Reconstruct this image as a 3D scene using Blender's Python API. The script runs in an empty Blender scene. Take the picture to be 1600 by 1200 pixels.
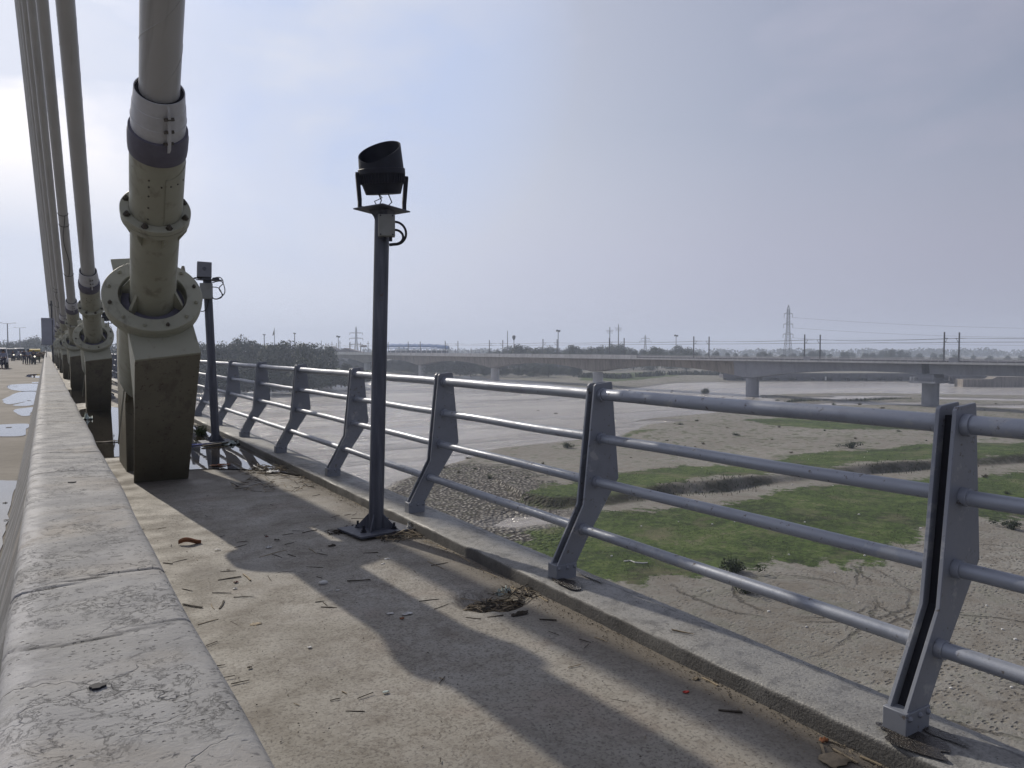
import bpy, bmesh, math, random
import numpy as np
from mathutils import Vector, Matrix
R = math.radians
random.seed(7); rng = np.random.default_rng(7)
scn = bpy.context.scene
COL = scn.collection
# ------------------------------------------------------------------ camera
CZ = 1.41
FPX = 1180.0
TH = math.atan((800-72)/FPX); PIT = math.atan((600-545)/FPX)
fw = Vector((math.sin(TH)*math.cos(PIT), math.cos(TH)*math.cos(PIT), -math.sin(PIT)))
rt = Vector((math.cos(TH), -math.sin(TH), 0)); up = rt.cross(fw)
fw2 = Vector((math.sin(TH), math.cos(TH), 0))
cam_d = bpy.data.cameras.new('camera'); cam = bpy.data.objects.new('camera', cam_d); COL.objects.link(cam)
cam.matrix_world = Matrix.Translation((0, 0, CZ)) @ Matrix((rt, up, -fw)).transposed().to_4x4()
cam_d.sensor_width = 36; cam_d.lens = FPX/1600*36; cam_d.clip_start = 0.05; cam_d.clip_end = 9000
scn.camera = cam
def ray(x, y): return fw + rt*((x-800)/FPX) - up*((y-600)/FPX)
# ------------------------------------------------------------------ sun, sky, exposure
SUN_EL, SUN_AZ = 30.5, -9.8           # azimuth from +Y towards +X
sd = bpy.data.lights.new('sun', 'SUN'); sun = bpy.data.objects.new('sun', sd); COL.objects.link(sun)
S = Vector((math.sin(R(SUN_AZ))*math.cos(R(SUN_EL)), math.cos(R(SUN_AZ))*math.cos(R(SUN_EL)), math.sin(R(SUN_EL))))
sun.rotation_euler = S.to_track_quat('Z', 'Y').to_euler(); sun.location = (0, 0, 50)
sd.energy = 3.3; sd.angle = R(0.55); sd.color = (1.0, 0.92, 0.80)
world = bpy.data.worlds.new("World"); scn.world = world; world.use_nodes = True
wt = world.node_tree; wt.nodes.clear()
def build_world():
    N, L = wt.nodes, wt.links
    out = N.new('ShaderNodeOutputWorld'); bg = N.new('ShaderNodeBackground'); L.new(bg.outputs[0], out.inputs[0])
    bg.inputs[1].default_value = 0.085
    sky = N.new('ShaderNodeTexSky'); sky.sky_type = 'NISHITA'; sky.sun_disc = False
    sky.sun_elevation = R(SUN_EL); sky.sun_rotation = R(SUN_AZ); sky.air_density = 1.0; sky.dust_density = 3.5; sky.ozone_density = 1.5
    sky.altitude = 200
    tc = N.new('ShaderNodeTexCoord')
    # thin veil of haze and cloud: greyer away from the sun, paler near it
    dot = N.new('ShaderNodeVectorMath'); dot.operation = 'DOT_PRODUCT'; L.new(tc.outputs['Generated'], dot.inputs[0])
    dot.inputs[1].default_value = (math.sin(R(-12)), math.cos(R(-12)), 0.30)
    ramp = N.new('ShaderNodeValToRGB'); L.new(dot.outputs['Value'], ramp.inputs[0])
    e = ramp.color_ramp.elements
    e[0].position = 0.0; e[0].color = (3.3, 3.35, 4.2, 1)
    e[1].position = 1.0; e[1].color = (8.0, 8.5, 9.9, 1)
    for p, c in ((0.30, (4.0, 4.1, 5.15)), (0.52, (4.8, 4.95, 6.15)), (0.72, (6.0, 6.25, 7.5)), (0.87, (7.2, 7.6, 8.9))):
        x = e.new(p); x.color = (*c, 1)
    mp = N.new('ShaderNodeMapping'); mp.inputs['Scale'].default_value = (1.0, 1.0, 2.2); L.new(tc.outputs['Generated'], mp.inputs[0])
    nz = N.new('ShaderNodeTexNoise'); nz.inputs['Scale'].default_value = 2.3; nz.inputs['Detail'].default_value = 5; nz.inputs['Roughness'].default_value = .55
    nz.inputs['Distortion'].default_value = .3
    L.new(mp.outputs[0], nz.inputs['Vector'])
    cr = N.new('ShaderNodeValToRGB'); L.new(nz.outputs[0], cr.inputs[0])
    cr.color_ramp.elements[0].position = .42; cr.color_ramp.elements[0].color = (.6, .6, .6, 1)
    cr.color_ramp.elements[1].position = .57; cr.color_ramp.elements[1].color = (.97, .97, .97, 1)
    # veil thicker low down
    sep = N.new('ShaderNodeSeparateXYZ'); L.new(tc.outputs['Generated'], sep.inputs[0])
    mr = N.new('ShaderNodeMapRange'); mr.inputs[1].default_value = 0.12; mr.inputs[2].default_value = 0.5; mr.inputs[3].default_value = 1.0; mr.inputs[4].default_value = 0.0
    L.new(sep.outputs['Z'], mr.inputs[0])
    mx = N.new('ShaderNodeMath'); mx.operation = 'MAXIMUM'; L.new(mr.outputs[0], mx.inputs[0]); L.new(cr.outputs[0], mx.inputs[1])
    mix = N.new('ShaderNodeMix'); mix.data_type = 'RGBA'
    L.new(mx.outputs[0], mix.inputs['Factor']); L.new(sky.outputs[0], mix.inputs['A']); L.new(ramp.outputs[0], mix.inputs['B'])
    # clear bluer opening in the veil with soft cloud edges
    d2 = N.new('ShaderNodeVectorMath'); d2.operation = 'DOT_PRODUCT'; L.new(tc.outputs['Generated'], d2.inputs[0]); v = ray(520, 60).normalized(); d2.inputs[1].default_value = tuple(v)
    m2 = N.new('ShaderNodeMapRange'); m2.inputs[1].default_value = .955; m2.inputs[2].default_value = .998; L.new(d2.outputs['Value'], m2.inputs[0])
    cr2 = N.new('ShaderNodeValToRGB'); L.new(nz.outputs[0], cr2.inputs[0]); cr2.color_ramp.elements[0].position = .46; cr2.color_ramp.elements[0].color = (1, 1, 1, 1); cr2.color_ramp.elements[1].position = .66; cr2.color_ramp.elements[1].color = (.0, .0, .0, 1)
    m3 = N.new('ShaderNodeMath'); m3.operation = 'MULTIPLY'; L.new(m2.outputs[0], m3.inputs[0]); L.new(cr2.outputs[0], m3.inputs[1])
    m4 = N.new('ShaderNodeMath'); m4.operation = 'MULTIPLY'; L.new(m3.outputs[0], m4.inputs[0]); m4.inputs[1].default_value = .8
    mixb = N.new('ShaderNodeMix'); mixb.data_type = 'RGBA'; L.new(m4.outputs[0], mixb.inputs['Factor']); L.new(mix.outputs['Result'], mixb.inputs['A']); mixb.inputs['B'].default_value = (5.3, 6.5, 9.4, 1)
    L.new(mixb.outputs['Result'], bg.inputs[0])
build_world()
scn.view_settings.view_transform = 'Standard'; scn.view_settings.look = 'None'
scn.view_settings.exposure = 0.14; scn.view_settings.gamma = 1.0; scn.view_settings.use_curve_mapping = False
scn.cycles.volume_bounces = 1; scn.cycles.max_bounces = 8; scn.cycles.use_denoising = True
# ------------------------------------------------------------------ placement helpers (photo bearing + real distance)
ZG = CZ-15.5                              # river bed level
def onz(x, y, z=0.0):
    d = ray(x, y); t = (z-CZ)/d.z; return Vector((d.x*t, d.y*t, z))
def FL(F, Lr, z=0.0):                     # forward / right metres -> world
    v = fw2*F + rt*Lr; return Vector((v.x, v.y, z))
def W(px, F, z): return FL(F, (px-800)/FPX*F, z)
def zpx(y, F): return CZ+(545-y)/FPX*F
# ------------------------------------------------------------------ mesh builder
class MB:
    def __init__(s): s.v = []; s.f = []
    def add(s, vs, fs):
        n = len(s.v); s.v += [tuple(v) for v in vs]; s.f += [tuple(i+n for i in f) for f in fs]; return s
    def hull8(s, p):
        return s.add(p, [(0,1,2,3),(7,6,5,4),(0,4,5,1),(1,5,6,2),(2,6,7,3),(3,7,4,0)])
    def box(s, c, d, rz=0, M=None):
        x, y, z = d[0]/2, d[1]/2, d[2]/2
        P = [Vector(q) for q in ((-x,-y,-z),(x,-y,-z),(x,y,-z),(-x,y,-z),(-x,-y,z),(x,-y,z),(x,y,z),(-x,y,z))]
        m = M if M is not None else Matrix.Rotation(rz, 3, 'Z')
        return s.hull8([m @ q + Vector(c) for q in P])
    def bar(s, a, b, w, h, upv=(0,0,1)):      # rectangular bar from a to b
        a, b = Vector(a), Vector(b); d = (b-a).normalized(); u = Vector(upv)
        sx = d.cross(u)
        if sx.length < 1e-4: sx = d.cross(Vector((1,0,0)))
        sx.normalize(); sy = sx.cross(d).normalized()
        q = [(-1,-1),(1,-1),(1,1),(-1,1)]
        return s.hull8([a+sx*(i*w/2)+sy*(j*h/2) for i, j in q]+[b+sx*(i*w/2)+sy*(j*h/2) for i, j in q])
    def prism(s, poly, off):
        n = len(poly); off = Vector(off)
        vs = [Vector(p) for p in poly]+[Vector(p)+off for p in poly]
        return s.add(vs, [tuple(range(n))[::-1], tuple(range(n, 2*n))]+[(i, (i+1) % n, n+(i+1) % n, n+i) for i in range(n)])
    def tube(s, pts, rad, seg=12, cap=True):
        pts = [Vector(p) for p in pts]; n = len(pts)
        if not hasattr(rad, '__len__'): rad = [rad]*n
        t0 = (pts[1]-pts[0]).normalized(); ref = Vector((0,0,1)) if abs(t0.z) < .9 else Vector((1,0,0))
        nx = t0.cross(ref).normalized(); vs = []; fs = []
        for i, p in enumerate(pts):
            t = (pts[min(i+1, n-1)]-pts[max(i-1, 0)]).normalized()
            nx = (nx-t*nx.dot(t)).normalized(); ny = t.cross(nx)
            for k in range(seg):
                a = 2*math.pi*k/seg; vs.append(p+(nx*math.cos(a)+ny*math.sin(a))*rad[i])
        for i in range(n-1):
            for k in range(seg):
                k2 = (k+1) % seg; fs.append((i*seg+k, i*seg+k2, (i+1)*seg+k2, (i+1)*seg+k))
        if cap: fs.append(tuple(range(seg))[::-1]); fs.append(tuple((n-1)*seg+k for k in range(seg)))
        return s.add(vs, fs)
    def lathe(s, o, ax, prof, seg=32, closed=False, x0=None):  # prof: (t along axis, r)
        o = Vector(o); ax = Vector(ax).normalized()
        e1 = Vector(x0) if x0 is not None else ax.cross(Vector((0,0,1)) if abs(ax.z) < .9 else Vector((1,0,0)))
        e1 = (e1-ax*e1.dot(ax)).normalized(); e2 = ax.cross(e1)
        n = len(prof); vs = []; fs = []
        for t, r in prof:
            for k in range(seg):
                a = 2*math.pi*k/seg; vs.append(o+ax*t+(e1*math.cos(a)+e2*math.sin(a))*r)
        for i in range(n if closed else n-1):
            j = (i+1) % n
            for k in range(seg):
                k2 = (k+1) % seg; fs.append((i*seg+k, i*seg+k2, j*seg+k2, j*seg+k))
        if not closed:
            if prof[0][1] > 1e-5: fs.append(tuple(range(seg))[::-1])
            if prof[-1][1] > 1e-5: fs.append(tuple((n-1)*seg+k for k in range(seg)))
        return s.add(vs, fs)
    def sphere(s, c, r, nu=12, nv=8, sc=(1,1,1)):
        c = Vector(c); vs = [c+Vector((0,0,-r*sc[2]))]; fs = []
        for j in range(1, nv):
            ph = -math.pi/2+math.pi*j/nv
            for i in range(nu):
                a = 2*math.pi*i/nu
                vs.append(c+Vector((r*sc[0]*math.cos(ph)*math.cos(a), r*sc[1]*math.cos(ph)*math.sin(a), r*sc[2]*math.sin(ph))))
        vs.append(c+Vector((0,0,r*sc[2])))
        for i in range(nu): fs.append((0, 1+(i+1) % nu, 1+i)); fs.append((len(vs)-1, 1+(nv-2)*nu+i, 1+(nv-2)*nu+(i+1) % nu))
        for j in range(nv-2):
            for i in range(nu):
                a = 1+j*nu; fs.append((a+i, a+(i+1) % nu, a+nu+(i+1) % nu, a+nu+i))
        return s.add(vs, fs)
    def build(s, name, mat, parent=None, smooth=True, ang=35, bevel=0, fix=True):
        me = bpy.data.meshes.new(name); me.from_pydata(s.v, [], s.f); me.validate()
        if fix:
            bm = bmesh.new(); bm.from_mesh(me); bmesh.ops.recalc_face_normals(bm, faces=bm.faces)
            if smooth:
                for f in bm.faces: f.smooth = True
                for e in bm.edges:
                    if len(e.link_faces) == 2 and e.calc_face_angle(0) > R(ang): e.smooth = False
            bm.to_mesh(me); bm.free()
        me.materials.append(mat)
        o = bpy.data.objects.new(name, me); COL.objects.link(o)
        if parent is not None: o.parent = parent
        if bevel:
            b = o.modifiers.new('bevel', 'BEVEL'); b.width = bevel; b.segments = 2; b.limit_method = 'ANGLE'; b.angle_limit = R(40)
        return o
def tag(o, label=None, cat=None, group=None, kind=None):
    if label: o['label'] = label
    if cat: o['category'] = cat
    if group: o['group'] = group
    if kind: o['kind'] = kind
    return o
def thing(name, loc, label, cat, group=None, rz=0):
    o = bpy.data.objects.new(name, None); COL.objects.link(o); o.location = loc; o.rotation_euler = (0, 0, rz)
    o.empty_display_size = .2
    return tag(o, label, cat, group)
def kids(o): return [c for c in bpy.data.objects if c.parent == o]
def copy_tree(o, parent=None):
    c = o.copy(); COL.objects.link(c); c.parent = parent
    for ch in kids(o): copy_tree(ch, c)
    return c
# ------------------------------------------------------------------ materials
class NT:
    def __init__(s, name, rough=.8, spec=.5, metal=0.0):
        s.m = bpy.data.materials.new(name); s.m.use_nodes = True; s.t = s.m.node_tree; s.N = s.t.nodes
        s.b = s.N['Principled BSDF']; s.b.inputs['Roughness'].default_value = rough; s.b.inputs['Specular IOR Level'].default_value = spec
        s.b.inputs['Metallic'].default_value = metal; s._c = {}
    def L(s, a, b): s.t.links.new(a, b)
    def co(s, kind='Object', scale=(1,1,1), rot=(0,0,0)):
        k = (kind, scale, rot)
        if k not in s._c:
            if kind == 'Position': o = s.N.new('ShaderNodeNewGeometry').outputs['Position']
            else: o = s.N.new('ShaderNodeTexCoord').outputs[kind]
            mp = s.N.new('ShaderNodeMapping'); mp.inputs['Scale'].default_value = scale; mp.inputs['Rotation'].default_value = rot
            s.L(o, mp.inputs[0]); s._c[k] = mp.outputs[0]
        return s._c[k]
    def noise(s, co, scale, detail=4, rough=.55, dist=0):
        n = s.N.new('ShaderNodeTexNoise'); n.inputs['Scale'].default_value = scale; n.inputs['Detail'].default_value = detail
        n.inputs['Roughness'].default_value = rough; n.inputs['Distortion'].default_value = dist; s.L(co, n.inputs['Vector']); return n.outputs[0]
    def voro(s, co, scale, feature='F1', rnd=1.0, out=0):
        n = s.N.new('ShaderNodeTexVoronoi'); n.feature = feature; n.inputs['Scale'].default_value = scale; n.inputs['Randomness'].default_value = rnd
        s.L(co, n.inputs['Vector']); return n.outputs[out]
    def ramp(s, f, stops):
        r = s.N.new('ShaderNodeValToRGB'); s.L(f, r.inputs[0]); e = r.color_ramp.elements
        while len(e) < len(stops): e.new(.5)
        for x, (p, c) in zip(e, stops):
            x.position = p; x.color = (c, c, c, 1) if not hasattr(c, '__len__') else (*c, 1)
        return r.outputs[0]
    def val(s, v):
        if hasattr(v, 'is_output') or isinstance(v, bpy.types.NodeSocket): return v
        return None
    def mix(s, f, a, b, mode='MIX'):
        m = s.N.new('ShaderNodeMix'); m.data_type = 'RGBA'; m.blend_type = mode
        for key, v in (('Factor', f), ('A', a), ('B', b)):
            idx = {'Factor': 0, 'A': 6, 'B': 7}[key]
            if isinstance(v, bpy.types.NodeSocket): s.L(v, m.inputs[idx])
            else: m.inputs[idx].default_value = v if key == 'Factor' else (*v, 1)
        return m.outputs[2]
    def math(s, op, a, b=None, c=None):
        m = s.N.new('ShaderNodeMath'); m.operation = op
        for i, v in enumerate((a, b, c)):
            if v is None: continue
            if isinstance(v, bpy.types.NodeSocket): s.L(v, m.inputs[i])
            else: m.inputs[i].default_value = v
        return m.outputs[0]
    def attr(s, name):
        a = s.N.new('ShaderNodeAttribute'); a.attribute_name = name; return a.outputs['Fac']
    def col(s, c):
        if isinstance(c, bpy.types.NodeSocket): s.L(c, s.b.inputs['Base Color'])
        else: s.b.inputs['Base Color'].default_value = (*c, 1)
        return s
    def rough(s, r):
        if isinstance(r, bpy.types.NodeSocket): s.L(r, s.b.inputs['Roughness'])
        return s
    def bump(s, h, strength=.3, dist=.01):
        b = s.N.new('ShaderNodeBump'); b.inputs['Strength'].default_value = strength; b.inputs['Distance'].default_value = dist
        s.L(h, b.inputs['Height']); s.L(b.outputs[0], s.b.inputs['Normal']); return s
def simple(name, c, rough=.7, var=.25, scale=8, bump=.15, bd=.01, kind='Object', spec=.4, metal=0, dirt=None, dirt_amt=.5):
    t = NT(name, rough, spec, metal); co = t.co(kind)
    n = t.noise(co, scale, 5, .6)
    lo = tuple(x*(1-var) for x in c); hi = tuple(min(1, x*(1+var)) for x in c)
    k = t.ramp(n, [(.3, lo), (.7, hi)])
    if dirt:
        d = t.ramp(t.noise(co, scale*.37, 6, .7), [(.5, 0.0), (.68, dirt_amt)]); k = t.mix(d, k, dirt)
    t.col(k)
    if bump: t.bump(t.noise(co, scale*4, 4, .6), bump, bd)
    return t.m
def mat_barrier():
    t = NT('barrier_concrete', .85, .12); co = t.co('Object'); cs = t.co('Object', (1.0, 1.25, 1.0)); 
    n1 = t.noise(co, 2.2, 6, .65, .4); n2 = t.noise(cs, 30, 8, .72, .5); n3 = t.noise(cs, 130, 4, .7)
    base = t.ramp(n1, [(.3, (.235, .234, .228)), (.5, (.285, .284, .278)), (.72, (.335, .335, .332))])
    tan = t.ramp(t.noise(co, 1.3, 4, .6, .6), [(.54, 0.0), (.66, .45)]); base = t.mix(tan, base, (.33, .29, .235))
    dark = t.ramp(n2, [(.37, .7), (.43, 0.0)]); base = t.mix(dark, base, (.085, .085, .09))
    jn = t.attr('joint'); base = t.mix(t.math('MULTIPLY', jn, t.ramp(n2, [(.25, 1.0), (.75, .55)])), base, (.03, .03, .03))
    pale = t.ramp(n2, [(.56, 0.0), (.66, .55)]); base = t.mix(pale, base, (.35, .35, .35))
    pt = t.ramp(t.noise(cs, 70, 3, .6), [(.30, .7), (.36, 0.0)]); base = t.mix(pt, base, (.07, .07, .072))
    # worn whitish paint along the left shoulder
    sx = t.N.new('ShaderNodeSeparateXYZ'); t.L(t.co('Object'), sx.inputs[0])
    sh = t.ramp(t.math('ADD', sx.outputs[0], t.math('MULTIPLY', n2, .10)), [(.0, 1.0), (.045, .0)])
    shn = t.ramp(t.noise(cs, 9, 6, .75), [(.42, 0.0), (.55, 1.0)])
    zt = t.ramp(sx.outputs[2], [(.66, 0.0), (.72, 1.0)])
    shm = t.math('MULTIPLY', t.math('MULTIPLY', sh, shn), zt)
    base = t.mix(t.math('MULTIPLY', shm, .6), base, (.42, .42, .43))
    # faded diagonal bands on the road face
    dg = t.math('FRACT', t.math('MULTIPLY', t.math('ADD', sx.outputs[1], t.math('MULTIPLY', sx.outputs[2], 1.1)), 1.55))
    st = t.ramp(dg, [(.44, 0.0), (.50, 1.0), (.94, 1.0), (1.0, 0.0)])
    low = t.ramp(sx.outputs[2], [(.60, 1.0), (.64, 0.0)])
    left = t.ramp(t.math('ADD', sx.outputs[0], 1.0), [(.94, 1.0), (.96, 0.0)])
    base = t.mix(t.math('MULTIPLY', t.math('MULTIPLY', st, low), t.math('MULTIPLY', left, .42)), base, (.12, .118, .115))
    # fine cracks
    wp = t.N.new('ShaderNodeVectorMath'); wp.operation = 'ADD'; t.L(cs, wp.inputs[0])
    nn = t.N.new('ShaderNodeTexNoise'); nn.inputs['Scale'].default_value = 7; nn.inputs['Detail'].default_value = 4; t.L(co, nn.inputs['Vector'])
    sc = t.N.new('ShaderNodeVectorMath'); sc.operation = 'SCALE'; sc.inputs['Scale'].default_value = .35; t.L(nn.outputs['Color'], sc.inputs[0]); t.L(sc.outputs[0], wp.inputs[1])
    v = t.N.new('ShaderNodeTexVoronoi'); v.feature = 'DISTANCE_TO_EDGE'; v.inputs['Scale'].default_value = 3.6; t.L(wp.outputs[0], v.inputs['Vector'])
    crk = t.math('MULTIPLY', t.ramp(v.outputs[0], [(.0, 1.0), (.012, 0.0)]), t.ramp(n1, [(.50, 0.0), (.6, 1.0)]))
    base = t.mix(t.math('MULTIPLY', crk, .7), base, (.07, .07, .07))
    fl = t.math('ABSOLUTE', t.math('SUBTRACT', t.noise(co, 11, 9, .72, .4), .5)); flk = t.math('MULTIPLY', t.ramp(fl, [(.003, 1.0), (.010, 0.0)]), t.ramp(t.noise(co, 3.1, 3, .5), [(.50, 0.0), (.60, 1.0)]))
    base = t.mix(t.math('MULTIPLY', flk, t.ramp(t.noise(co, 19, 4, .6), [(.44, .04), (.62, .38)])), base, (.085, .085, .087))
    pv = t.voro(co, 55); pit = t.math('MULTIPLY', t.ramp(pv, [(.10, 1.0), (.2, 0.0)]), t.ramp(t.noise(co, 8, 3, .5), [(.48, 0.0), (.56, 1.0)])); base = t.mix(t.math('MULTIPLY', pit, .7), base, (.06, .06, .06)); t.col(base)
    rr = t.ramp(t.noise(cs, 6, 5, .6), [(.42, .75), (.6, .95)])
    t.rough(t.mix(shm, rr, (.7, .7, .7)))
    h = t.math('ADD', t.math('MULTIPLY', n2, .8), t.math('MULTIPLY', n3, .3)); h = t.math('SUBTRACT', t.math('SUBTRACT', h, t.math('MULTIPLY', crk, .8)), t.math('ADD', t.math('MULTIPLY', flk, .5), t.math('MULTIPLY', pit, .8)))
    t.bump(h, .9, .005); return t.m
def mat_walk():
    t = NT('walkway_concrete', .85, .35); co = t.co('Position')
    n1 = t.noise(co, .8, 6, .6, .3); n2 = t.noise(co, 5, 7, .7); n3 = t.noise(co, 70, 3, .6)
    base = t.ramp(n1, [(.3, (.215, .20, .168)), (.5, (.27, .254, .218)), (.7, (.32, .305, .27))])
    grit = t.ramp(n2, [(.33, .55), (.5, 0.0)]); base = t.mix(grit, base, (.13, .108, .085))
    pale = t.ramp(n2, [(.6, 0.0), (.75, .4)]); base = t.mix(pale, base, (.36, .34, .30))
    pink = t.ramp(t.noise(co, 1.9, 3, .5), [(.58, 0.0), (.68, .35)]); base = t.mix(pink, base, (.25, .20, .165))
    base = t.mix(t.ramp(t.noise(co, 22, 5, .75), [(.38, .5), (.50, 0.0)]), base, (.14, .125, .10)); fl = t.math('ABSOLUTE', t.math('SUBTRACT', t.noise(co, 4.5, 10, .75, .3), .5)); base = t.mix(t.math('MULTIPLY', t.ramp(fl, [(.003, .6), (.02, 0.0)]), t.ramp(t.noise(co, 1.3, 3, .5), [(.42, 0.0), (.55, 1.0)])), base, (.12, .10, .08)); fine = t.ramp(n3, [(.36, .7), (.48, 0.0)]); base = t.mix(fine, base, (.09, .08, .07))
    # silt and damp collect beside the kerb
    sx = t.N.new('ShaderNodeSeparateXYZ'); t.L(co, sx.inputs[0])
    edge = t.ramp(t.math('ADD', t.math('MULTIPLY', sx.outputs[0], .3), t.math('MULTIPLY', n2, .12)), [(.68, 0.0), (.76, .8)])
    base = t.mix(edge, base, (.125, .108, .086))
    dp = t.ramp(t.noise(co, .55, 5, .6, .5), [(.55, 0.0), (.62, .35)]); base = t.mix(dp, base, (.15, .14, .125))
    far = t.ramp(t.math('ADD', t.math('MULTIPLY', sx.outputs[1], .04), t.math('MULTIPLY', n1, .12)), [(.36, 0.0), (.42, .7)])
    base = t.mix(far, base, (.13, .115, .095))
    sp = t.ramp(t.voro(co, 16), [(.03, .9), (.05, 0.0)]); base = t.mix(t.math('MULTIPLY', sp, t.ramp(n1, [(.5, 0.), (.55, 1.)])), base, (.03, .028, .025))
    t.col(base); t.rough(t.ramp(t.noise(co, 3, 4), [(.4, .62), (.6, .9)]))
    t.bump(t.math('ADD', t.math('MULTIPLY', n2, .35), t.math('MULTIPLY', n3, .5)), .7, .005); return t.m
def mat_kerb():
    t = NT('kerb_concrete', .75, .4); co = t.co('Position')
    n1 = t.noise(co, 1.6, 6, .65, .4); n2 = t.noise(co, 12, 6, .7); n3 = t.noise(co, 90, 3, .6)
    base = t.ramp(n1, [(.3, (.20, .197, .185)), (.5, (.255, .252, .238)), (.7, (.30, .295, .275))])
    base = t.mix(t.ramp(n2, [(.38, .65), (.49, 0.0)]), base, (.10, .10, .098)); base = t.mix(t.ramp(t.noise(co, 3.3, 7, .7, .5), [(.50, 0.0), (.62, .5)]), base, (.125, .12, .11)); base = t.mix(t.ramp(n3, [(.36, .6), (.46, 0.0)]), base, (.08, .08, .08))
    base = t.mix(t.ramp(n2, [(.62, 0.0), (.72, .35)]), base, (.33, .32, .29))
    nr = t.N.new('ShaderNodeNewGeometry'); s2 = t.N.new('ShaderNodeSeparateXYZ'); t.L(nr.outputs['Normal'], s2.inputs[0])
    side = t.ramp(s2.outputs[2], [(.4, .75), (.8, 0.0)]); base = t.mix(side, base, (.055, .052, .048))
    sx = t.N.new('ShaderNodeSeparateXYZ'); t.L(co, sx.inputs[0])
    ln = t.math('ABSOLUTE', t.math('SUBTRACT', t.math('ADD', sx.outputs[0], t.math('MULTIPLY', n1, .03)), 2.705))
    base = t.mix(t.math('MULTIPLY', t.ramp(ln, [(.004, .8), (.018, 0.0)]), t.ramp(n2, [(.4, 1.0), (.6, .1)])), base, (.06, .06, .06))
    t.col(base); t.rough(t.ramp(n1, [(.4, .5), (.6, .85)])); t.bump(t.math('ADD', t.math('MULTIPLY', n2, .4), t.math('MULTIPLY', n3, .7)), .7, .008); return t.m
def mat_road():
    t = NT('road_asphalt', .9, .3); co = t.co('Position')
    n1 = t.noise(co, .35, 6, .6, .5); n2 = t.noise(co, 6, 6, .7)
    base = t.ramp(n1, [(.3, (.12, .108, .092)), (.5, (.17, .155, .135)), (.7, (.235, .215, .19))])
    base = t.mix(t.ramp(n2, [(.35, .4), (.5, 0.0)]), base, (.09, .08, .07))
    t.col(base); t.bump(n2, .4, .01); return t.m
def mat_ground():
    t = NT('river_bed_soil', .95, .2); co = t.co('Position')
    g = t.math('ADD', t.attr('sd_grass'), t.math('MULTIPLY', t.math('SUBTRACT', t.noise(co, .28, 6, .75), .56), 9.0)); w = t.attr('sd_water'); pb = t.attr('sd_pebble'); bk = t.attr('bank'); rou = t.attr('scrub'); tr = t.attr('tread')
    n1 = t.noise(co, .06, 6, .6, .4); n2 = t.noise(co, .55, 7, .65); n3 = t.noise(co, 3.6, 5, .75)
    sand = t.ramp(n1, [(.3, (.185, .176, .155)), (.5, (.232, .222, .198)), (.7, (.285, .276, .250))])
    sand = t.mix(t.ramp(n2, [(.40, .6), (.54, 0.0)]), sand, (.15, .132, .105)); sand = t.mix(t.ramp(n3, [(.36, .5), (.48, 0.0)]), sand, (.13, .115, .092))
    # footprints and wheel ruts: small dark hollows
    cf = t.co('Position', (1.0, 1.6, 1.0), (0, 0, .5)); v = t.voro(cf, 2.6)
    fp = t.math('MULTIPLY', t.ramp(v, [(.16, 1.0), (.42, 0.0)]), t.ramp(t.noise(co, .8, 6, .8), [(.46, 0.0), (.52, 1.0)]))
    fp = t.math('MULTIPLY', t.math('MULTIPLY', fp, t.ramp(n1, [(.40, .25), (.56, 1.0)])), tr)
    sand = t.mix(t.math('MULTIPLY', fp, .6), sand, (.125, .112, .092))
    sx = t.N.new('ShaderNodeSeparateXYZ'); t.L(co, sx.inputs[0]); X, Y = sx.outputs[0], sx.outputs[1]
    wob = t.math('MULTIPLY', t.math('SUBTRACT', n2, .5), 1.6)
    rut = None
    c1 = onz(1250, 925, ZG)
    rings = [(c1.x, c1.y, 1.4), (c1.x, c1.y, 2.1), (c1.x+.3, c1.y-.2, 2.9), (c1.x-.5, c1.y-.3, 4.0), (c1.x+1, c1.y+2, 7.5),
             (onz(1560,1010,ZG).x, onz(1560,1010,ZG).y, 5.0), (onz(1500,1100,ZG).x-6, onz(1500,1100,ZG).y-9, 13.0), (onz(1000,930,ZG).x+25, onz(1000,930,ZG).y-9, 27.0), (c1.x-9, c1.y+14, 21.0), (c1.x+14, c1.y-12, 14.4)]
    for cx, cy, r in rings:
        dx = t.math('SUBTRACT', X, cx); dy = t.math('SUBTRACT', Y, cy)
        d = t.math('SQRT', t.math('ADD', t.math('MULTIPLY', dx, dx), t.math('MULTIPLY', dy, dy)))
        d = t.math('ABSOLUTE', t.math('SUBTRACT', t.math('ADD', d, wob), r))
        k = t.ramp(d, [(.05, 1.0), (.17, 0.0)]); rut = k if rut is None else t.math('MAXIMUM', rut, k)
    rut = t.math('MULTIPLY', t.math('MULTIPLY', t.math('MULTIPLY', rut, t.ramp(n3, [(.42, .1), (.55, 1.0)])), t.ramp(t.noise(co, .16, 3, .5), [(.44, .15), (.56, 1.0)])), tr)
    sand = t.mix(t.math('MULTIPLY', rut, .6), sand, (.10, .088, .07))
    # pebble beach
    pm = t.ramp(t.math('ADD', pb, t.math('MULTIPLY', n2, 4.0)), [(.3, 0.0), (.9, 1.0)])
    pv = t.voro(co, 2.6, out=1); pd = t.voro(co, 2.6)
    pc = t.mix(t.ramp(pd, [(.25, 0.0), (.5, 1.0)]), t.ramp(pv, [(.2, (.20, .185, .16)), (.8, (.42, .40, .36))]), (.05, .045, .04))
    sand = t.mix(pm, sand, pc)
    # scrub speckle on open ground
    sc = t.math('MULTIPLY', rou, t.ramp(n2, [(.52, 0.0), (.60, .9)])); sand = t.mix(sc, sand, (.075, .085, .04))
    # grass turf
    gm = t.ramp(t.math('ADD', t.math('ADD', t.math('MULTIPLY', g, .22), .5), t.math('MULTIPLY', t.math('SUBTRACT', n2, .5), 1.5)), [(.44, 0.0), (.60, 1.0)])
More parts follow.
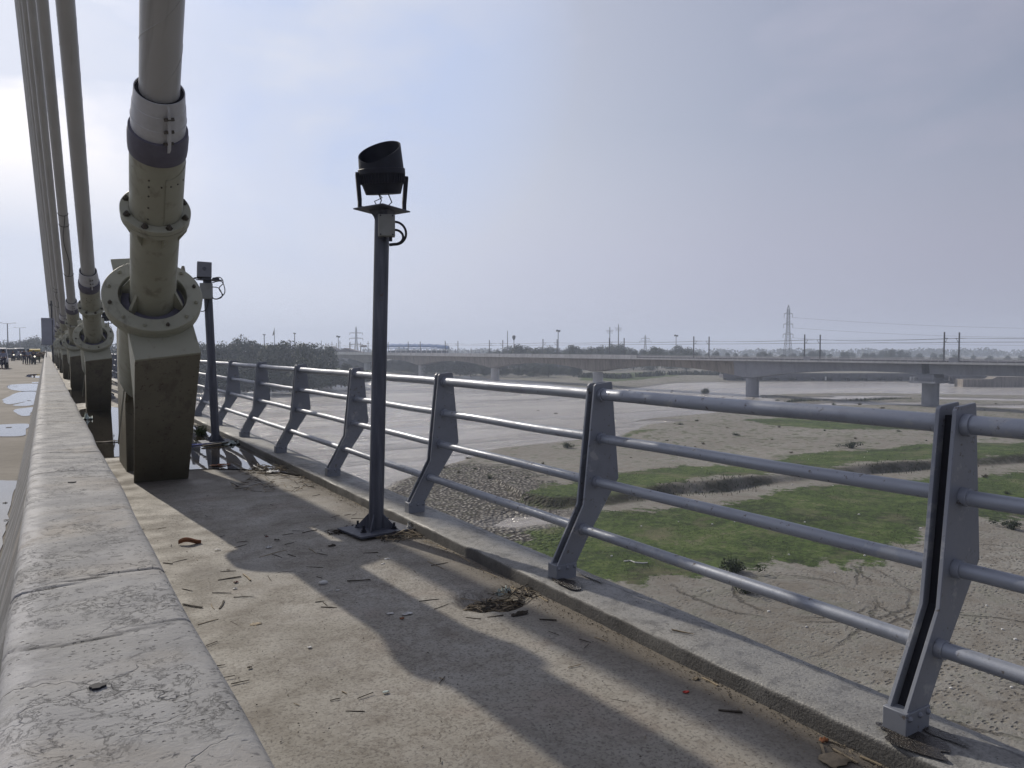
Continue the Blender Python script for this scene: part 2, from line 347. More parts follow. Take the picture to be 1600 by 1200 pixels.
    gc = t.ramp(t.math('ADD', t.math('MULTIPLY', t.noise(co, .11, 5, .65, .8), .55), t.math('MULTIPLY', t.noise(co, .9, 6, .75, .3), .45)), [(.40, (.024, .034, .013)), (.46, (.036, .060, .013)), (.52, (.056, .092, .018)), (.57, (.082, .120, .028)), (.62, (.14, .14, .075))])
    gc = t.mix(t.ramp(n3, [(.40, .75), (.54, 0.0)]), gc, (.020, .027, .011)); gc = t.mix(t.ramp(t.noise(co, 1.4, 6, .8), [(.51, 0.0), (.60, .65)]), gc, (.105, .135, .045)); gc = t.mix(t.ramp(t.noise(co, .22, 4, .6), [(.54, 0.0), (.66, .55)]), gc, (.13, .115, .075))
    base = t.mix(gm, sand, gc)
    base = t.mix(t.math('MULTIPLY', bk, t.ramp(n2, [(.3, .5), (.55, 1.0)])), base, (.045, .042, .028))  # bank step face painted dark for its shadow
    wet = t.ramp(t.math('ADD', w, t.math('MULTIPLY', n2, 1.5)), [(.0, 0.0), (.5, .75)]); base = t.mix(wet, base, (.13, .115, .095))
    t.col(base); t.rough(t.ramp(wet, [(0, .95), (.75, .45)]))
    h = t.math('SUBTRACT', t.math('ADD', t.math('MULTIPLY', n2, .5), t.math('MULTIPLY', n3, .4)), t.math('ADD', t.math('MULTIPLY', fp, .8), t.math('MULTIPLY', rut, .8)))
    h = t.math('ADD', h, t.math('MULTIPLY', t.math('MULTIPLY', pd, pm), -1.5))
    t.bump(h, .9, .22); return t.m
def mat_water():
    t = NT('river_water', .16, .5); co = t.co('Position', (1, 1, 1), (0, 0, .5)); ca = t.co('Position', (.35, 1.2, 1), (0, 0, 1.0))
    n1 = t.noise(ca, .035, 5, .6, .5); t.col(t.ramp(n1, [(.3, (.38, .35, .315)), (.7, (.47, .44, .40))]))
    a = t.noise(ca, .28, 8, .72, .6); b = t.noise(ca, 1.6, 4, .6)
    calm = t.ramp(t.noise(ca, .035, 4, .6, .8), [(.42, .3), (.56, 1.0)])
    t.rough(t.ramp(n1, [(.35, .12), (.65, .26)]))
    t.bump(t.math('MULTIPLY', t.math('ADD', a, t.math('MULTIPLY', b, .25)), calm), 1.0, 2.2); return t.m
def mat_puddle():
    t = NT('puddle_water', .015, .9); co = t.co('Position'); t.col(t.ramp(t.noise(co, 3, 4), [(.3, (.018, .016, .013)), (.7, (.05, .043, .034))]))
    t.bump(t.noise(co, 5, 2), .03, .01); return t.m
def mat_steelrail(nm='rail_paint', k=1.0, metal=.3):
    t = NT(nm, .32, .5, metal); co = t.co('Position')
    n = t.noise(co, 3.0, 5, .6); base = t.ramp(n, [(.35, (.26*k, .280*k, .325*k)), (.65, (.30*k, .322*k, .365*k))])
    base = t.mix(t.ramp(t.noise(co, 7, 5, .65), [(.60, 0.0), (.66, .5)]), base, (.38, .385, .39))
    base = t.mix(t.ramp(t.noise(co, 2.2, 6, .7), [(.58, 0.0), (.66, .3)]), base, (.13*k, .135*k, .15*k))
    base = t.mix(t.ramp(t.noise(co, 24, 5, .7), [(.61, 0.0), (.67, .8)]), base, (.085, .065, .05))
    t.col(base); t.rough(t.ramp(t.noise(co, 6, 6, .65), [(.35, .34), (.65, .60)])); t.bump(t.noise(co, 30, 4), .2, .004); return t.m
def mat_anchor():
    t = NT('anchorage_paint', .5, .4); co = t.co('Object'); n = t.noise(co, 1.7, 5, .6)
    base = t.ramp(n, [(.3, (.285, .283, .215)), (.7, (.335, .332, .258))])
    cs = t.co('Object', (9, 9, .8)); st = t.ramp(t.noise(cs, 1.0, 4, .6), [(.56, 0.0), (.72, .45)])
    base = t.mix(st, base, (.09, .075, .055))
    base = t.mix(t.ramp(t.noise(co, 34, 3, .6), [(.70, 0.0), (.76, .8)]), base, (.05, .04, .03))
    t.col(base); t.rough(t.ramp(t.noise(co, 5, 4), [(.4, .42), (.6, .62)])); t.bump(t.noise(co, 50, 3), .12, .004); return t.m
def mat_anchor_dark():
    t = NT('anchorage_shaded_stained_paint', .6, .35); co = t.co('Object'); n = t.noise(co, 1.2, 5, .6)  # darker copy of the paint: shade on these faces plus brown stain
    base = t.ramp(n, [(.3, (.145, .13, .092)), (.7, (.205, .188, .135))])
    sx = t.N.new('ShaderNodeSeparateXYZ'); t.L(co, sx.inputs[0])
    base = t.mix(t.ramp(t.math('ADD', sx.outputs[2], t.math('MULTIPLY', n, .6)), [(.30, .75), (1.0, 0.0)]), base, (.07, .064, .043))  # foot darkened in colour for shade under the lean, with brown stain
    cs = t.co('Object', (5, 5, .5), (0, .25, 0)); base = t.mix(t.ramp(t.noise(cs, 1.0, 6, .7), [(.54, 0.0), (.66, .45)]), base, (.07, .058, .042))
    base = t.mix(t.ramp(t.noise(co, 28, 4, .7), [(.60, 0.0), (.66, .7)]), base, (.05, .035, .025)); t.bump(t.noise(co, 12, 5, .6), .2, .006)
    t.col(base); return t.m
def mat_cable():
    t = NT('cable_sheath', .42, .45); co = t.co('Object'); n = t.noise(co, .8, 4, .6)
    base = t.ramp(n, [(.3, (.37, .37, .365)), (.7, (.43, .43, .42))])
    cs = t.co('Object', (12, .6, .6)); base = t.mix(t.ramp(t.noise(cs, 1.0, 5, .65), [(.56, 0.0), (.72, .4)]), base, (.15, .145, .13))
    t.col(base); return t.m
def mat_pole():
    t = NT('weathered_pole_paint', .55, .4); co = t.co('Object', (22, 22, 2.0)); n = t.noise(co, 1.0, 5, .65)
    base = t.ramp(n, [(.3, (.05, .055, .07)), (.55, (.085, .092, .115)), (.75, (.14, .15, .175))])
    base = t.mix(t.ramp(t.noise(t.co('Object'), 14, 4, .7), [(.64, 0.0), (.7, .6)]), base, (.09, .055, .04)); t.col(base); t.bump(n, .15, .003); return t.m
def mat_concrete(name, c, streak=.5, scale=.25):
    t = NT(name, .85, .3); co = t.co('Position'); n = t.noise(co, scale, 5, .6); base = t.ramp(n, [(.3, tuple(x*.85 for x in c)), (.7, tuple(x*1.12 for x in c))])
    cs = t.co('Position', (1.2, 1.2, .12)); base = t.mix(t.ramp(t.noise(cs, .8, 6, .7), [(.46, 0.0), (.64, streak)]), base, tuple(x*.38 for x in c))
    t.col(base); t.bump(t.noise(co, 2, 4), .3, .03); return t.m
def mat_leaf(name, dark, light):
    t = NT(name, .65, .25); co = t.co('Position'); oi = t.N.new('ShaderNodeObjectInfo')
    n = t.noise(co, .45, 4, .6); n = t.math('ADD', t.math('MULTIPLY', n, .7), t.math('MULTIPLY', oi.outputs['Random'], .3))
    v = t.N.new('ShaderNodeNewGeometry'); n = t.math('ADD', t.math('MULTIPLY', n, .7), t.math('MULTIPLY', v.outputs['Random Per Island'], .3))
    t.col(t.ramp(n, [(.3, dark), (.7, light)])); t.b.inputs['Transmission Weight'].default_value = 0; return t.m
MT = {}
MT['barrier'] = mat_barrier(); MT['walk'] = mat_walk(); MT['kerb'] = mat_kerb(); MT['road'] = mat_road(); MT['ground'] = mat_ground()
MT['water'] = mat_water(); MT['puddle'] = mat_puddle(); MT['rail'] = mat_steelrail(); MT['post'] = mat_steelrail('post_paint', .72, .1); MT['anch'] = mat_anchor(); MT['anchd'] = mat_anchor_dark()
MT['cable'] = mat_cable(); MT['pole'] = mat_pole()
MT['conc_blue'] = mat_concrete('viaduct_grey_concrete', (.24, .25, .285), .25)
MT['conc_brown'] = mat_concrete('viaduct_stained_concrete', (.23, .205, .18), .7, .12)
MT['conc_pale'] = mat_concrete('viaduct_parapet_concrete', (.40, .40, .41), .35)
MT['conc_dark'] = mat_concrete('weir_concrete', (.10, .10, .115), .4)
MT['leafA'] = mat_leaf('leaf_green', (.014, .026, .014), (.045, .066, .030))
MT['leafB'] = mat_leaf('leaf_olive', (.022, .034, .016), (.062, .080, .038))
MT['weed'] = mat_leaf('weed_green', (.022, .034, .012), (.062, .085, .028))
MT['drytuft'] = mat_leaf('dry_tuft', (.07, .06, .035), (.17, .15, .09))
MT['bark'] = simple('bark', (.09, .07, .05), .9)
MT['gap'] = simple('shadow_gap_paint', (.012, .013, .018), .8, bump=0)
MT['black'] = simple('black_housing', (.010, .012, .022), .6, .3, 20, .1, .003)
MT['bolt'] = simple('rusty_bolt', (.07, .06, .045), .6, .4, 40)
MT['darkring'] = simple('rubber_band', (.11, .105, .135), .6, .2, 6)
MT['collar'] = simple('collar_white_paint', (.50, .505, .52), .4, .1, 3, .05, dirt=(.18, .17, .15), dirt_amt=.5)
MT['jbox'] = simple('junction_box_plastic', (.24, .25, .235), .5, .1, 4, .05, dirt=(.12, .11, .09))
MT['wire'] = simple('black_cable_rubber', (.015, .015, .018), .5, .2, bump=0)
MT['galv'] = simple('galvanised_steel', (.16, .165, .18), .5, .2, 2, 0, metal=.3)
MT['mast'] = simple('mast_steel', (.085, .09, .10), .6, .2, 2, 0)
MT['glass'] = simple('lamp_glass', (.04, .045, .055), .05, .1, bump=0, spec=.8)
MT['sign'] = simple('sign_back_metal', (.26, .27, .32), .5, .12, 1.5, .05)
MT['twig'] = simple('dark_twig', (.045, .036, .026), .85, .4, 30)
MT['straw'] = simple('pale_straw', (.26, .21, .14), .8, .3, 30)
MT['paper'] = simple('white_scrap', (.55, .55, .53), .7, .15, 20, dirt=(.3, .25, .2))
MT['red'] = simple('red_scrap', (.42, .035, .02), .6, .3, 20)
MT['darkred'] = simple('maroon_scrap', (.12, .015, .012), .6, .3, 20)
MT['leafdry'] = simple('dry_leaf', (.22, .085, .035), .7, .4, 25, .3, .004)
MT['rag'] = simple('pale_green_rag', (.38, .44, .41), .8, .25, 25, .4, .006, dirt=(.15, .14, .11))
MT['blue'] = simple('blue_cloth', (.03, .05, .22), .7, .3, 14)
MT['blueroof'] = simple('blue_sheet_roof', (.15, .25, .46), .5, .15, .3)
MT['gable'] = simple('grey_gable_sheet', (.17, .15, .145), .7, .2, .3)
MT['skin'] = simple('skin', (.18, .10, .065), .6, .1, bump=0)
MT['navy'] = simple('navy_cloth', (.018, .022, .05), .85, .3, 12)
MT['shirt'] = simple('grey_blue_shirt', (.18, .20, .28), .85, .15, 12)
MT['hair'] = simple('black_hair', (.012, .011, .011), .7, .3, bump=0)
MT['carwhite'] = simple('white_car_paint', (.50, .50, .50), .3, .05, bump=0)
MT['cardark'] = simple('dark_car_paint', (.05, .06, .08), .3, .1, bump=0)
MT['yellow'] = simple('yellow_hood', (.42, .30, .03), .6, .1, bump=0)
MT['rgreen'] = simple('green_rickshaw_paint', (.03, .10, .045), .5, .1, bump=0)
MT['tyre'] = simple('tyre_rubber', (.02, .02, .02), .85, .2, bump=0)
MT['window'] = simple('vehicle_glass', (.03, .04, .05), .06, .1, bump=0, spec=.7)
MT['mud'] = simple('wet_mud', (.024, .019, .014), .30, .6, 30, .8, .012)
MT['wet'] = simple('damp_asphalt', (.10, .09, .078), .85, .15, 6, .2, .006)
MT['brown'] = simple('brown_tarpaulin', (.13, .09, .055), .8, .3, 2)
def emis(name, c, s):
    t = NT(name); t.col(c); t.b.inputs['Emission Color'].default_value = (*c, 1); t.b.inputs['Emission Strength'].default_value = s; return t.m
MT['lamp_on'] = emis('lit_headlight', (1, .93, .75), 1.3)
# ------------------------------------------------------------------ river bed and water
def poly_sd(P, poly):
    """signed distance, positive inside"""
    P = P.astype(float); n = len(poly); best = np.full(len(P), 1e9); ins = np.zeros(len(P), bool)
    for i in range(n):
        a = np.array(poly[i]); b = np.array(poly[(i+1) % n]); ab = b-a; ap = P-a
        h = np.clip((ap@ab)/max(ab@ab, 1e-9), 0, 1); d = np.hypot(*(ap-h[:, None]*ab).T); best = np.minimum(best, d)
        c = ((a[1] > P[:, 1]) != (b[1] > P[:, 1])); x = (b[0]-a[0])*(P[:, 1]-a[1])/((b[1]-a[1]) if abs(b[1]-a[1]) > 1e-9 else 1e-9)+a[0]
        ins ^= c & (P[:, 0] < x)
    return np.where(ins, best, -best)
def line_d(P, pts):
    best = np.full(len(P), 1e9)
    for a, b in zip(pts[:-1], pts[1:]):
        a = np.array(a); b = np.array(b); ab = b-a; ap = P-a; h = np.clip((ap@ab)/(ab@ab), 0, 1)
        best = np.minimum(best, np.hypot(*(ap-h[:, None]*ab).T))
    return best
def G(*pp): return [tuple(onz(x, y, ZG)[:2]) for x, y in pp]
river = G((-2500, 700), (-300, 700), (300, 860), (560, 775), (600, 749), (640, 735), (700, 719), (765, 699), (850, 690), (905, 684), (953, 682), (965, 673), (1000, 662), (1060, 656), (1020, 655),
          (975, 661), (964, 659), (1000, 653), (1050, 649), (1090, 645), (1150, 640), (1215, 636), (1250, 628), (1190, 620), (1172, 617), (1240, 614.5), (1340, 613), (1480, 615), (1600, 617), (2100, 622), (2900, 630),
          (2900, 600), (2000, 594), (1600, 595), (1300, 595), (1150, 595.5), (1060, 597.5), (1000, 605), (940, 609), (905, 606), (850, 598), (780, 592), (740, 588), (690, 585), (600, 588), (544, 593), (477, 604), (417, 609), (310, 612), (100, 617), (-500, 625), (-2500, 650))
pools = [G((775, 816), (800, 806), (850, 802), (895, 804), (880, 812), (845, 815), (805, 819)),
         G((1215, 631), (1330, 627), (1440, 628), (1440, 631), (1300, 632)), G((1440, 619), (1600, 622), (1800, 626), (1600, 626), (1470, 623)), G((1490, 633), (1620, 631), (1850, 634), (1850, 640), (1600, 637)), G((1250, 620), (1330, 619), (1390, 622), (1320, 623.5)), G((1300, 617), (1420, 618), (1400, 620), (1310, 619.5))]
g1 = G((791, 832), (844, 818), (905, 806), (960, 796), (1054, 793), (1180, 778), (1222, 764), (1285, 756), (1442, 748), (1600, 735), (1900, 745), (2000, 830), (1600, 817), (1530, 812), (1458, 832), (1442, 851), (1385, 882), (1285, 890),
       (1222, 882), (1159, 892), (1106, 903), (1054, 910), (991, 916), (900, 905), (840, 880), (800, 850))
g2 = G((802, 785), (839, 764), (900, 757), (960, 746), (1033, 733), (1127, 728), (1211, 720), (1285, 709), (1380, 703), (1463, 694), (1600, 692), (1900, 700), (1900, 726), (1600, 722), (1463, 727), (1285, 740), (1180, 753), (1054, 768), (960, 790), (855, 797))
g3 = G((952, 683), (975, 675), (1010, 672), (1035, 672), (1010, 678), (970, 684))
g4 = G((1150, 655), (1230, 652), (1330, 660), (1420, 666), (1420, 672), (1300, 672), (1200, 664))
g5 = G((-200, 612), (310, 607), (417, 604), (470, 599), (540, 588), (600, 582), (560, 576), (300, 580), (-200, 590))
g6 = G((905, 596), (960, 598), (1050, 591), (1090, 588), (1000, 586), (905, 589))
peb = G((540, 790), (600, 752), (640, 740), (700, 735), (760, 745), (790, 765), (795, 790), (770, 815), (790, 835), (700, 820))
bank_line = [tuple(onz(x, y, ZG)[:2]) for x, y in ((820, 786), (855, 793), (960, 786), (1054, 771), (1127, 768), (1180, 758), (1285, 746), (1400, 737), (1500, 728), (1600, 722), (1900, 728))]
tread = G((1054, 915), (1160, 894), (1290, 893), (1390, 885), (1445, 855), (1530, 815), (2100, 840), (2400, 1500), (800, 1500), (840, 900), (960, 925))
def make_ground():
    ang_d = np.radians(np.concatenate([np.linspace(-20, 72, 520)]))
    ang_s = np.radians(np.linspace(72, 340, 70)[1:-1]); ang = np.concatenate([ang_d, ang_s]); na = len(ang)
    rr = [8.0]
    while rr[-1] < 2950: rr.append(rr[-1]*1.0078 if rr[-1] > 24 else rr[-1]*1.05)
    rr = np.array(rr); nr = len(rr)
    A, Rr = np.meshgrid(ang, rr); X = (Rr*np.sin(A)).ravel(); Y = (Rr*np.cos(A)).ravel(); P = np.stack([X, Y], 1)
    sw = poly_sd(P, river)
    for p in pools: sw = np.maximum(sw, poly_sd(P, p))
    sg = poly_sd(P, g1)
    for p in (g2, g3, g4, g5, g6): sg = np.maximum(sg, poly_sd(P, p))
    sp = poly_sd(P, peb); bd = line_d(P, bank_line); stx = poly_sd(P, tread)
    rad = np.hypot(X, Y)
    def wav(kx, ky, ph): return np.sin(X*kx+Y*ky+ph)
    nz = (wav(.09, .05, 0)+wav(-.06, .11, 1)+wav(.21, -.13, 2)*.6+wav(.17, .29, 3)*.5+wav(-.43, .31, 4)*.3+wav(.7, .5, 1.3)*.2)/2.5
    z = ZG+nz*.13
    # far side terrace above the dark eroded bank step
    bl = np.array(bank_line); dl = bl[-1]-bl[0]; nrm = np.array([-dl[1], dl[0]]); nrm /= np.linalg.norm(nrm)
    if nrm@np.array(onz(1100, 700, ZG)[:2])-nrm@bl[5] < 0: nrm = -nrm
    beyond = poly_sd(P, bank_line+[tuple(bl[-1]+nrm*400), tuple(bl[0]+nrm*400)]) > 0
    bdn = bd+nz*.8
    z = z+np.where(beyond, (.55+.45*np.sin(X*.11+1)**2)*np.clip((bdn)/.9, 0, 1)*np.exp(-np.clip(bd-3, 0, None)/14.), 0)
    rise = np.clip((-sw-4)/60., 0, 1)*np.where(rad > 230, 1.6, 0); z = z+rise
    wv = sw+nz*1.2
    z = np.where(wv > -1.5, np.minimum(z, ZG-.10-np.clip(wv+1.5, 0, 6)*.17), z)
    verts = np.stack([X, Y, z], 1)
    verts = np.concatenate([verts, [[0, 0, ZG]]])
    i = np.arange(nr-1)[:, None]; j = np.arange(na)[None, :]; j2 = (j+1) % na
    F = np.stack([i*na+j+0*i, i*na+j2+0*i, (i+1)*na+j2, (i+1)*na+j], -1).reshape(-1, 4)
    me = bpy.data.meshes.new('ground'); nv = len(verts); nf = len(F); c = nv-1
    tri = np.stack([np.full(na, c), (np.arange(na)+1) % na, np.arange(na)], -1)
    me.vertices.add(nv); me.vertices.foreach_set('co', verts.ravel().astype(np.float32))
    loops = np.concatenate([F[:, ::-1].ravel(), tri[:, ::-1].ravel()]).astype(np.int32)
    me.loops.add(len(loops)); me.loops.foreach_set('vertex_index', loops)
    me.polygons.add(nf+na)
    ls = np.concatenate([np.arange(nf)*4, nf*4+np.arange(na)*3]).astype(np.int32)
    me.polygons.foreach_set('loop_start', ls)
    me.polygons.foreach_set('use_smooth', np.ones(nf+na, bool)); me.update(calc_edges=True); me.validate()
    if me.polygons[nf//2].normal.z < 0: me.flip_normals()
    def at(n, a):
        a = np.concatenate([a, [0.0]]).astype(np.float32); x = me.attributes.new(n, 'FLOAT', 'POINT'); x.data.foreach_set('value', a)
    at('sd_grass', np.clip(sg, -8, 8)); at('sd_water', np.clip(sw+1.2, -8, 8)*.5); at('sd_pebble', np.clip(sp*.25, -3, 1))
    bmod = np.clip(.75+.55*np.sin(X*.13+1)+.45*np.sin(X*.31+Y*.2)+.35*np.sin(X*.9-Y*.4), 0, 1)
    bk = bmod*np.where(beyond, np.clip(1-np.abs(bdn-.4)/1.6, 0, 1), np.clip(1-bd/1.2, 0, 1))  # mask for the shadow painted on the bank step
    at('bank', np.clip(bk*1.3, 0, 1)*np.clip((X-24)/6, 0, 1)); at('scrub', np.clip((rad-70)/60, .25, 1)); at('tread', np.clip(stx/2+.6, .12, 1))
    me.materials.append(MT['ground']); o = bpy.data.objects.new('ground', me); COL.objects.link(o); tag(o, kind='structure')
make_ground()
ZW = ZG-.30
m = MB(); m.add([(-2900, -2900, ZW), (2900, -2900, ZW), (2900, 2900, ZW), (-2900, 2900, ZW)], [(0,1,2,3)])
tag(m.build('water', MT['water'], smooth=False), kind='structure')
# ------------------------------------------------------------------ deck: walkway, kerb, road
ROADZ = -.40
def make_walk():
    ys = np.concatenate([np.arange(-4, 12, .05), np.arange(12, 40, .25), np.arange(40, 421, 4)]); xs = np.linspace(.20, 2.40, 46)
    Xg, Yg = np.meshgrid(xs, ys); 
    Z = .004*np.sin(Xg*7+Yg*3)*np.sin(Yg*2.3-Xg*5)
    h = onz(770, 936); d = np.hypot((Xg-h.x)/.24, (Yg-h.y)/.20); Z -= .09*np.clip(1-d**2, 0, 1)
    n = len(xs); V = np.stack([Xg.ravel(), Yg.ravel(), Z.ravel()], 1)
    F = [(i*n+j, i*n+j+1, (i+1)*n+j+1, (i+1)*n+j) for i in range(len(ys)-1) for j in range(n-1)]
    m = MB(); m.v = [tuple(v) for v in V]; m.f = F
    tag(m.build('walkway', MT['walk'], ang=80), kind='structure')
make_walk()
def make_kerb():
    ys = np.concatenate([np.arange(-4, 10, .045), np.arange(10, 40, .3), np.arange(40, 421, 5)])
    prof = [(2.384, -.03), (2.385, .060), (2.388, .073), (2.397, .079), (2.46, .080), (2.56, .082), (2.66, .080), (2.70, .074), (2.712, .066), (2.74, .066), (2.757, .062), (2.765, .05), (2.766, -.5)]
    m = MB(); k = len(prof); rg = np.random.default_rng(3)
    for i, y in enumerate(ys):
        for j, (x, z) in enumerate(prof):
            a = .005 if 1 <= j <= 4 else .0025
            if y > 10: a = 0
            m.v.append((x+rg.normal()*a*.45+.0015*math.sin(y*5.1), y, z+rg.normal()*a*.3-(.0015 if 2 <= j <= 4 else 0)*(math.sin(y*9.7)+math.sin(y*3.1))))
    for i in range(len(ys)-1):
        for j in range(k-1): m.f.append((i*k+j, i*k+j+1, (i+1)*k+j+1, (i+1)*k+j))
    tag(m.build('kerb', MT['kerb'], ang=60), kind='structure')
make_kerb()
m = MB(); ys = list(np.arange(-6, 421, 8.)); 
m.box((-8.3, 207, ROADZ-.3), (16.4, 426, .6)); tag(m.build('road', MT['road'], smooth=False), kind='structure')
m = MB(); m.prism([(-16.5, -4, -1.02), (-.15, -4, -1.02), (-.15, -4, -.12), (2.70, -4, -.12), (2.70, -4, -1.6), (-2, -4, -3.0), (-16.5, -4, -3.0)], (0, 424, 0))
tag(m.build('bridge_deck', MT['conc_dark'], smooth=False), kind='structure')
# ------------------------------------------------------------------ crash barrier
def make_barrier():
    JC = [2.223, 4.233, 5.051, 7.71, 9.95, 12.3, 13.8, 1.79]+[16.0+2.4*i for i in range(10)]
    ys = np.unique(np.round(np.concatenate([np.arange(-1.5, 9, .035), np.arange(9, 20, .15), np.arange(20, 60, .6), np.arange(60, 421, 6)]+[c+np.arange(-.09, .0901, .005 if c < 9 else .01) for c in JC]), 4))
    prof = [(.275, -.03), (.272, .30), (.270, .60), (.272, .74), (.271, .782), (.266, .799), (.255, .808), (.235, .812), (.14, .812), (.08, .812), (.02, .812), (-.03, .812), (-.062, .810), (-.078, .803), (-.088, .785), (-.096, .70), (-.098, .62), (-.112, .617), (-.17, .40), (-.24, .10), (-.31, -.12), (-.335, -.20), (-.345, -.42)]
    k = len(prof); m = MB(); rg = np.random.default_rng(5)
    cuts = [(2.223, .010, .012), (4.233, .006, .008), (5.051, .010, .012), (7.71, .010, .02), (9.95, .01, .03), (12.3, .01, .04), (13.8, .008, .05), (1.79, .006, .008)]+[(16.0+2.4*i, .01, .12) for i in range(10)]
    JA = []
    for i, y in enumerate(ys):
        bulge = .004*math.sin(y*2.1)+.002*math.sin(y*5.3+1)
        for j, (x, z) in enumerate(prof):
            dep = 0
            for c, dd, w in cuts:
                yy = y+(.035*math.sin(x*14+c)+(.04 if c == 1.79 else 0)*math.sin(x*9)) - c
                dep += dd*max(0, 1-abs(yy)/(w*.9))
            jv = max([max(0, 1.15-abs(y+(.035*math.sin(x*14+c)+(.04 if c == 1.79 else 0)*math.sin(x*9))+.0035*math.sin(x*60+c*3)-c)/(.010 if c < 6 else .016 if c < 15 else .04)) for c in JC if abs(c-y) < .3]+[0]); JA.append(min(1, jv)*(1 if j >= 2 else .5))
            if not 3 <= j <= 16: dep *= .3
            jit = 0
            nx = {True: 1, False: -1}[x > .05]
            m.v.append((x+(bulge*(1 if 2 <= j <= 6 else .3 if j < 2 else .4) if j < 17 else 0)+jit-nx*dep*.5*(j in (2,3,4,5,12,13,14,15)), y, z-dep*(4 <= j <= 14)+jit*.5+(.0008*math.sin(y*3+x*9) if 5 <= j <= 13 else 0)))
    for i in range(len(ys)-1):
        for j in range(k-1): m.f.append((i*k+j, i*k+j+1, (i+1)*k+j+1, (i+1)*k+j))
    o = m.build('concrete_barrier', MT['barrier'], ang=50)
    ja = o.data.attributes.new('joint', 'FLOAT', 'POINT'); ja.data.foreach_set('value', np.array(JA, np.float32))
    tag(o, 'long grey weathered concrete barrier wall between road and walkway', 'barrier')
    # small drill holes in the top: black plugs coloured as the shade inside
    for (px, py, r, nm) in ((152, 1074, .011, 1), (113, 754, .014, 1)):
        p = onz(px, py, .812); h = MB(); q = []
        rg2 = random.Random(px)
        for a in range(14):
            rr = r*rg2.uniform(.75, 1.15); q.append((p.x+rr*1.15*math.cos(a*math.pi/7), p.y+rr*math.sin(a*math.pi/7), .8158))
        h.prism(q, (0, 0, -.03)); h.build('drill_hole', MT['gap'], o, smooth=False)
make_barrier()
# ------------------------------------------------------------------ railing on the river side
def railing():
    root = thing('bridge_railing', (2.55, 1.44, .08), 'blue grey painted steel railing with leaning twin plate posts on the kerb beside the river', 'railing')
    inner = [(-.09, .07), (.107, .43), (.185, 1.115)]; outer = [(.36, 1.142), (.318, 1.145), (.372, .55), (.165, .255), (.052, .07)]
    inner = [(-.085, .065), (.11, .415), (.185, 1.112), (.198, 1.124)]
    outer = [(.312, 1.135), (.318, 1.12), (.370, .555), (.150, .235), (.048, .065)]
    poly = inner+outer
    def plate(y0, y1):
        m = MB(); m.prism([(x, y0, z) for x, z in poly], (0, y1-y0, 0)); return m
    pw = MB(); wpoly = [(-.045, .065), (.145, .415), (.222, 1.09), (.28, 1.09), (.34, .56), (.13, .24), (.035, .065)]
    pw.prism([(x, .016, z) for x, z in wpoly], (0, .043, 0))
    rails = [(.24, 1.058, .0345, .0345), (.235, .80, .0285, .03), (.20, .545, .0285, .03), (.105, .275, .0285, .03)]
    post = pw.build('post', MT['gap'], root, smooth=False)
    p1 = plate(0, .015).build('side_plate', MT['post'], post, bevel=.002); p2 = plate(.060, .075).build('side_plate', MT['post'], post, bevel=.002)
    fb = MB(); fb.prism([(-.088, -.006, -.01), (-.088, -.006, .085), (.058, -.006, .085), (.05, -.006, -.01)], (0, .087, 0))
    for x in (-.07, -.01, .04): fb.sphere((x, -.006, .066), .012, 6, 4)
    fb.build('base_block', MT['post'], post, bevel=.003)
    for x, z, r, _ in rails:
        sk = MB(); sk.tube([(x, -.028, z), (x, -.001, z)], r+.006, 16); sk.build('rail_socket', MT['rail'], post)
        sk = MB(); sk.tube([(x, .076, z), (x, .10, z)], r+.006, 16); sk.build('rail_socket', MT['rail'], post)
    rl = []
    for i, (x, z, r, _) in enumerate(rails):
        m = MB(); pts = [(x+.0025*math.sin(k*.9+i), .085+k*(2.07-.095)/8, z+.002*math.sin(k*1.1+i*2)) for k in range(9)]
        m.tube(pts, r, 20); rl.append(m.build('top_rail' if i == 0 else 'rail', MT['rail'], root))
    protos = [post]+rl; PK = [p1, p2]+[x for x in kids(post) if x.name.startswith(('base_block', 'rail_socket'))]
    for n in range(-2, 44):
        if n == 0: continue
        for o in protos:
            c = o.copy(); COL.objects.link(c); c.parent = root; c.location = (0, 2.07*n, 0)
            if o is post:
                for ch in PK:
                    if (n > 8 or n < 0) and ch not in (p1, p2): continue
                    d = ch.copy(); COL.objects.link(d); d.parent = c
railing()
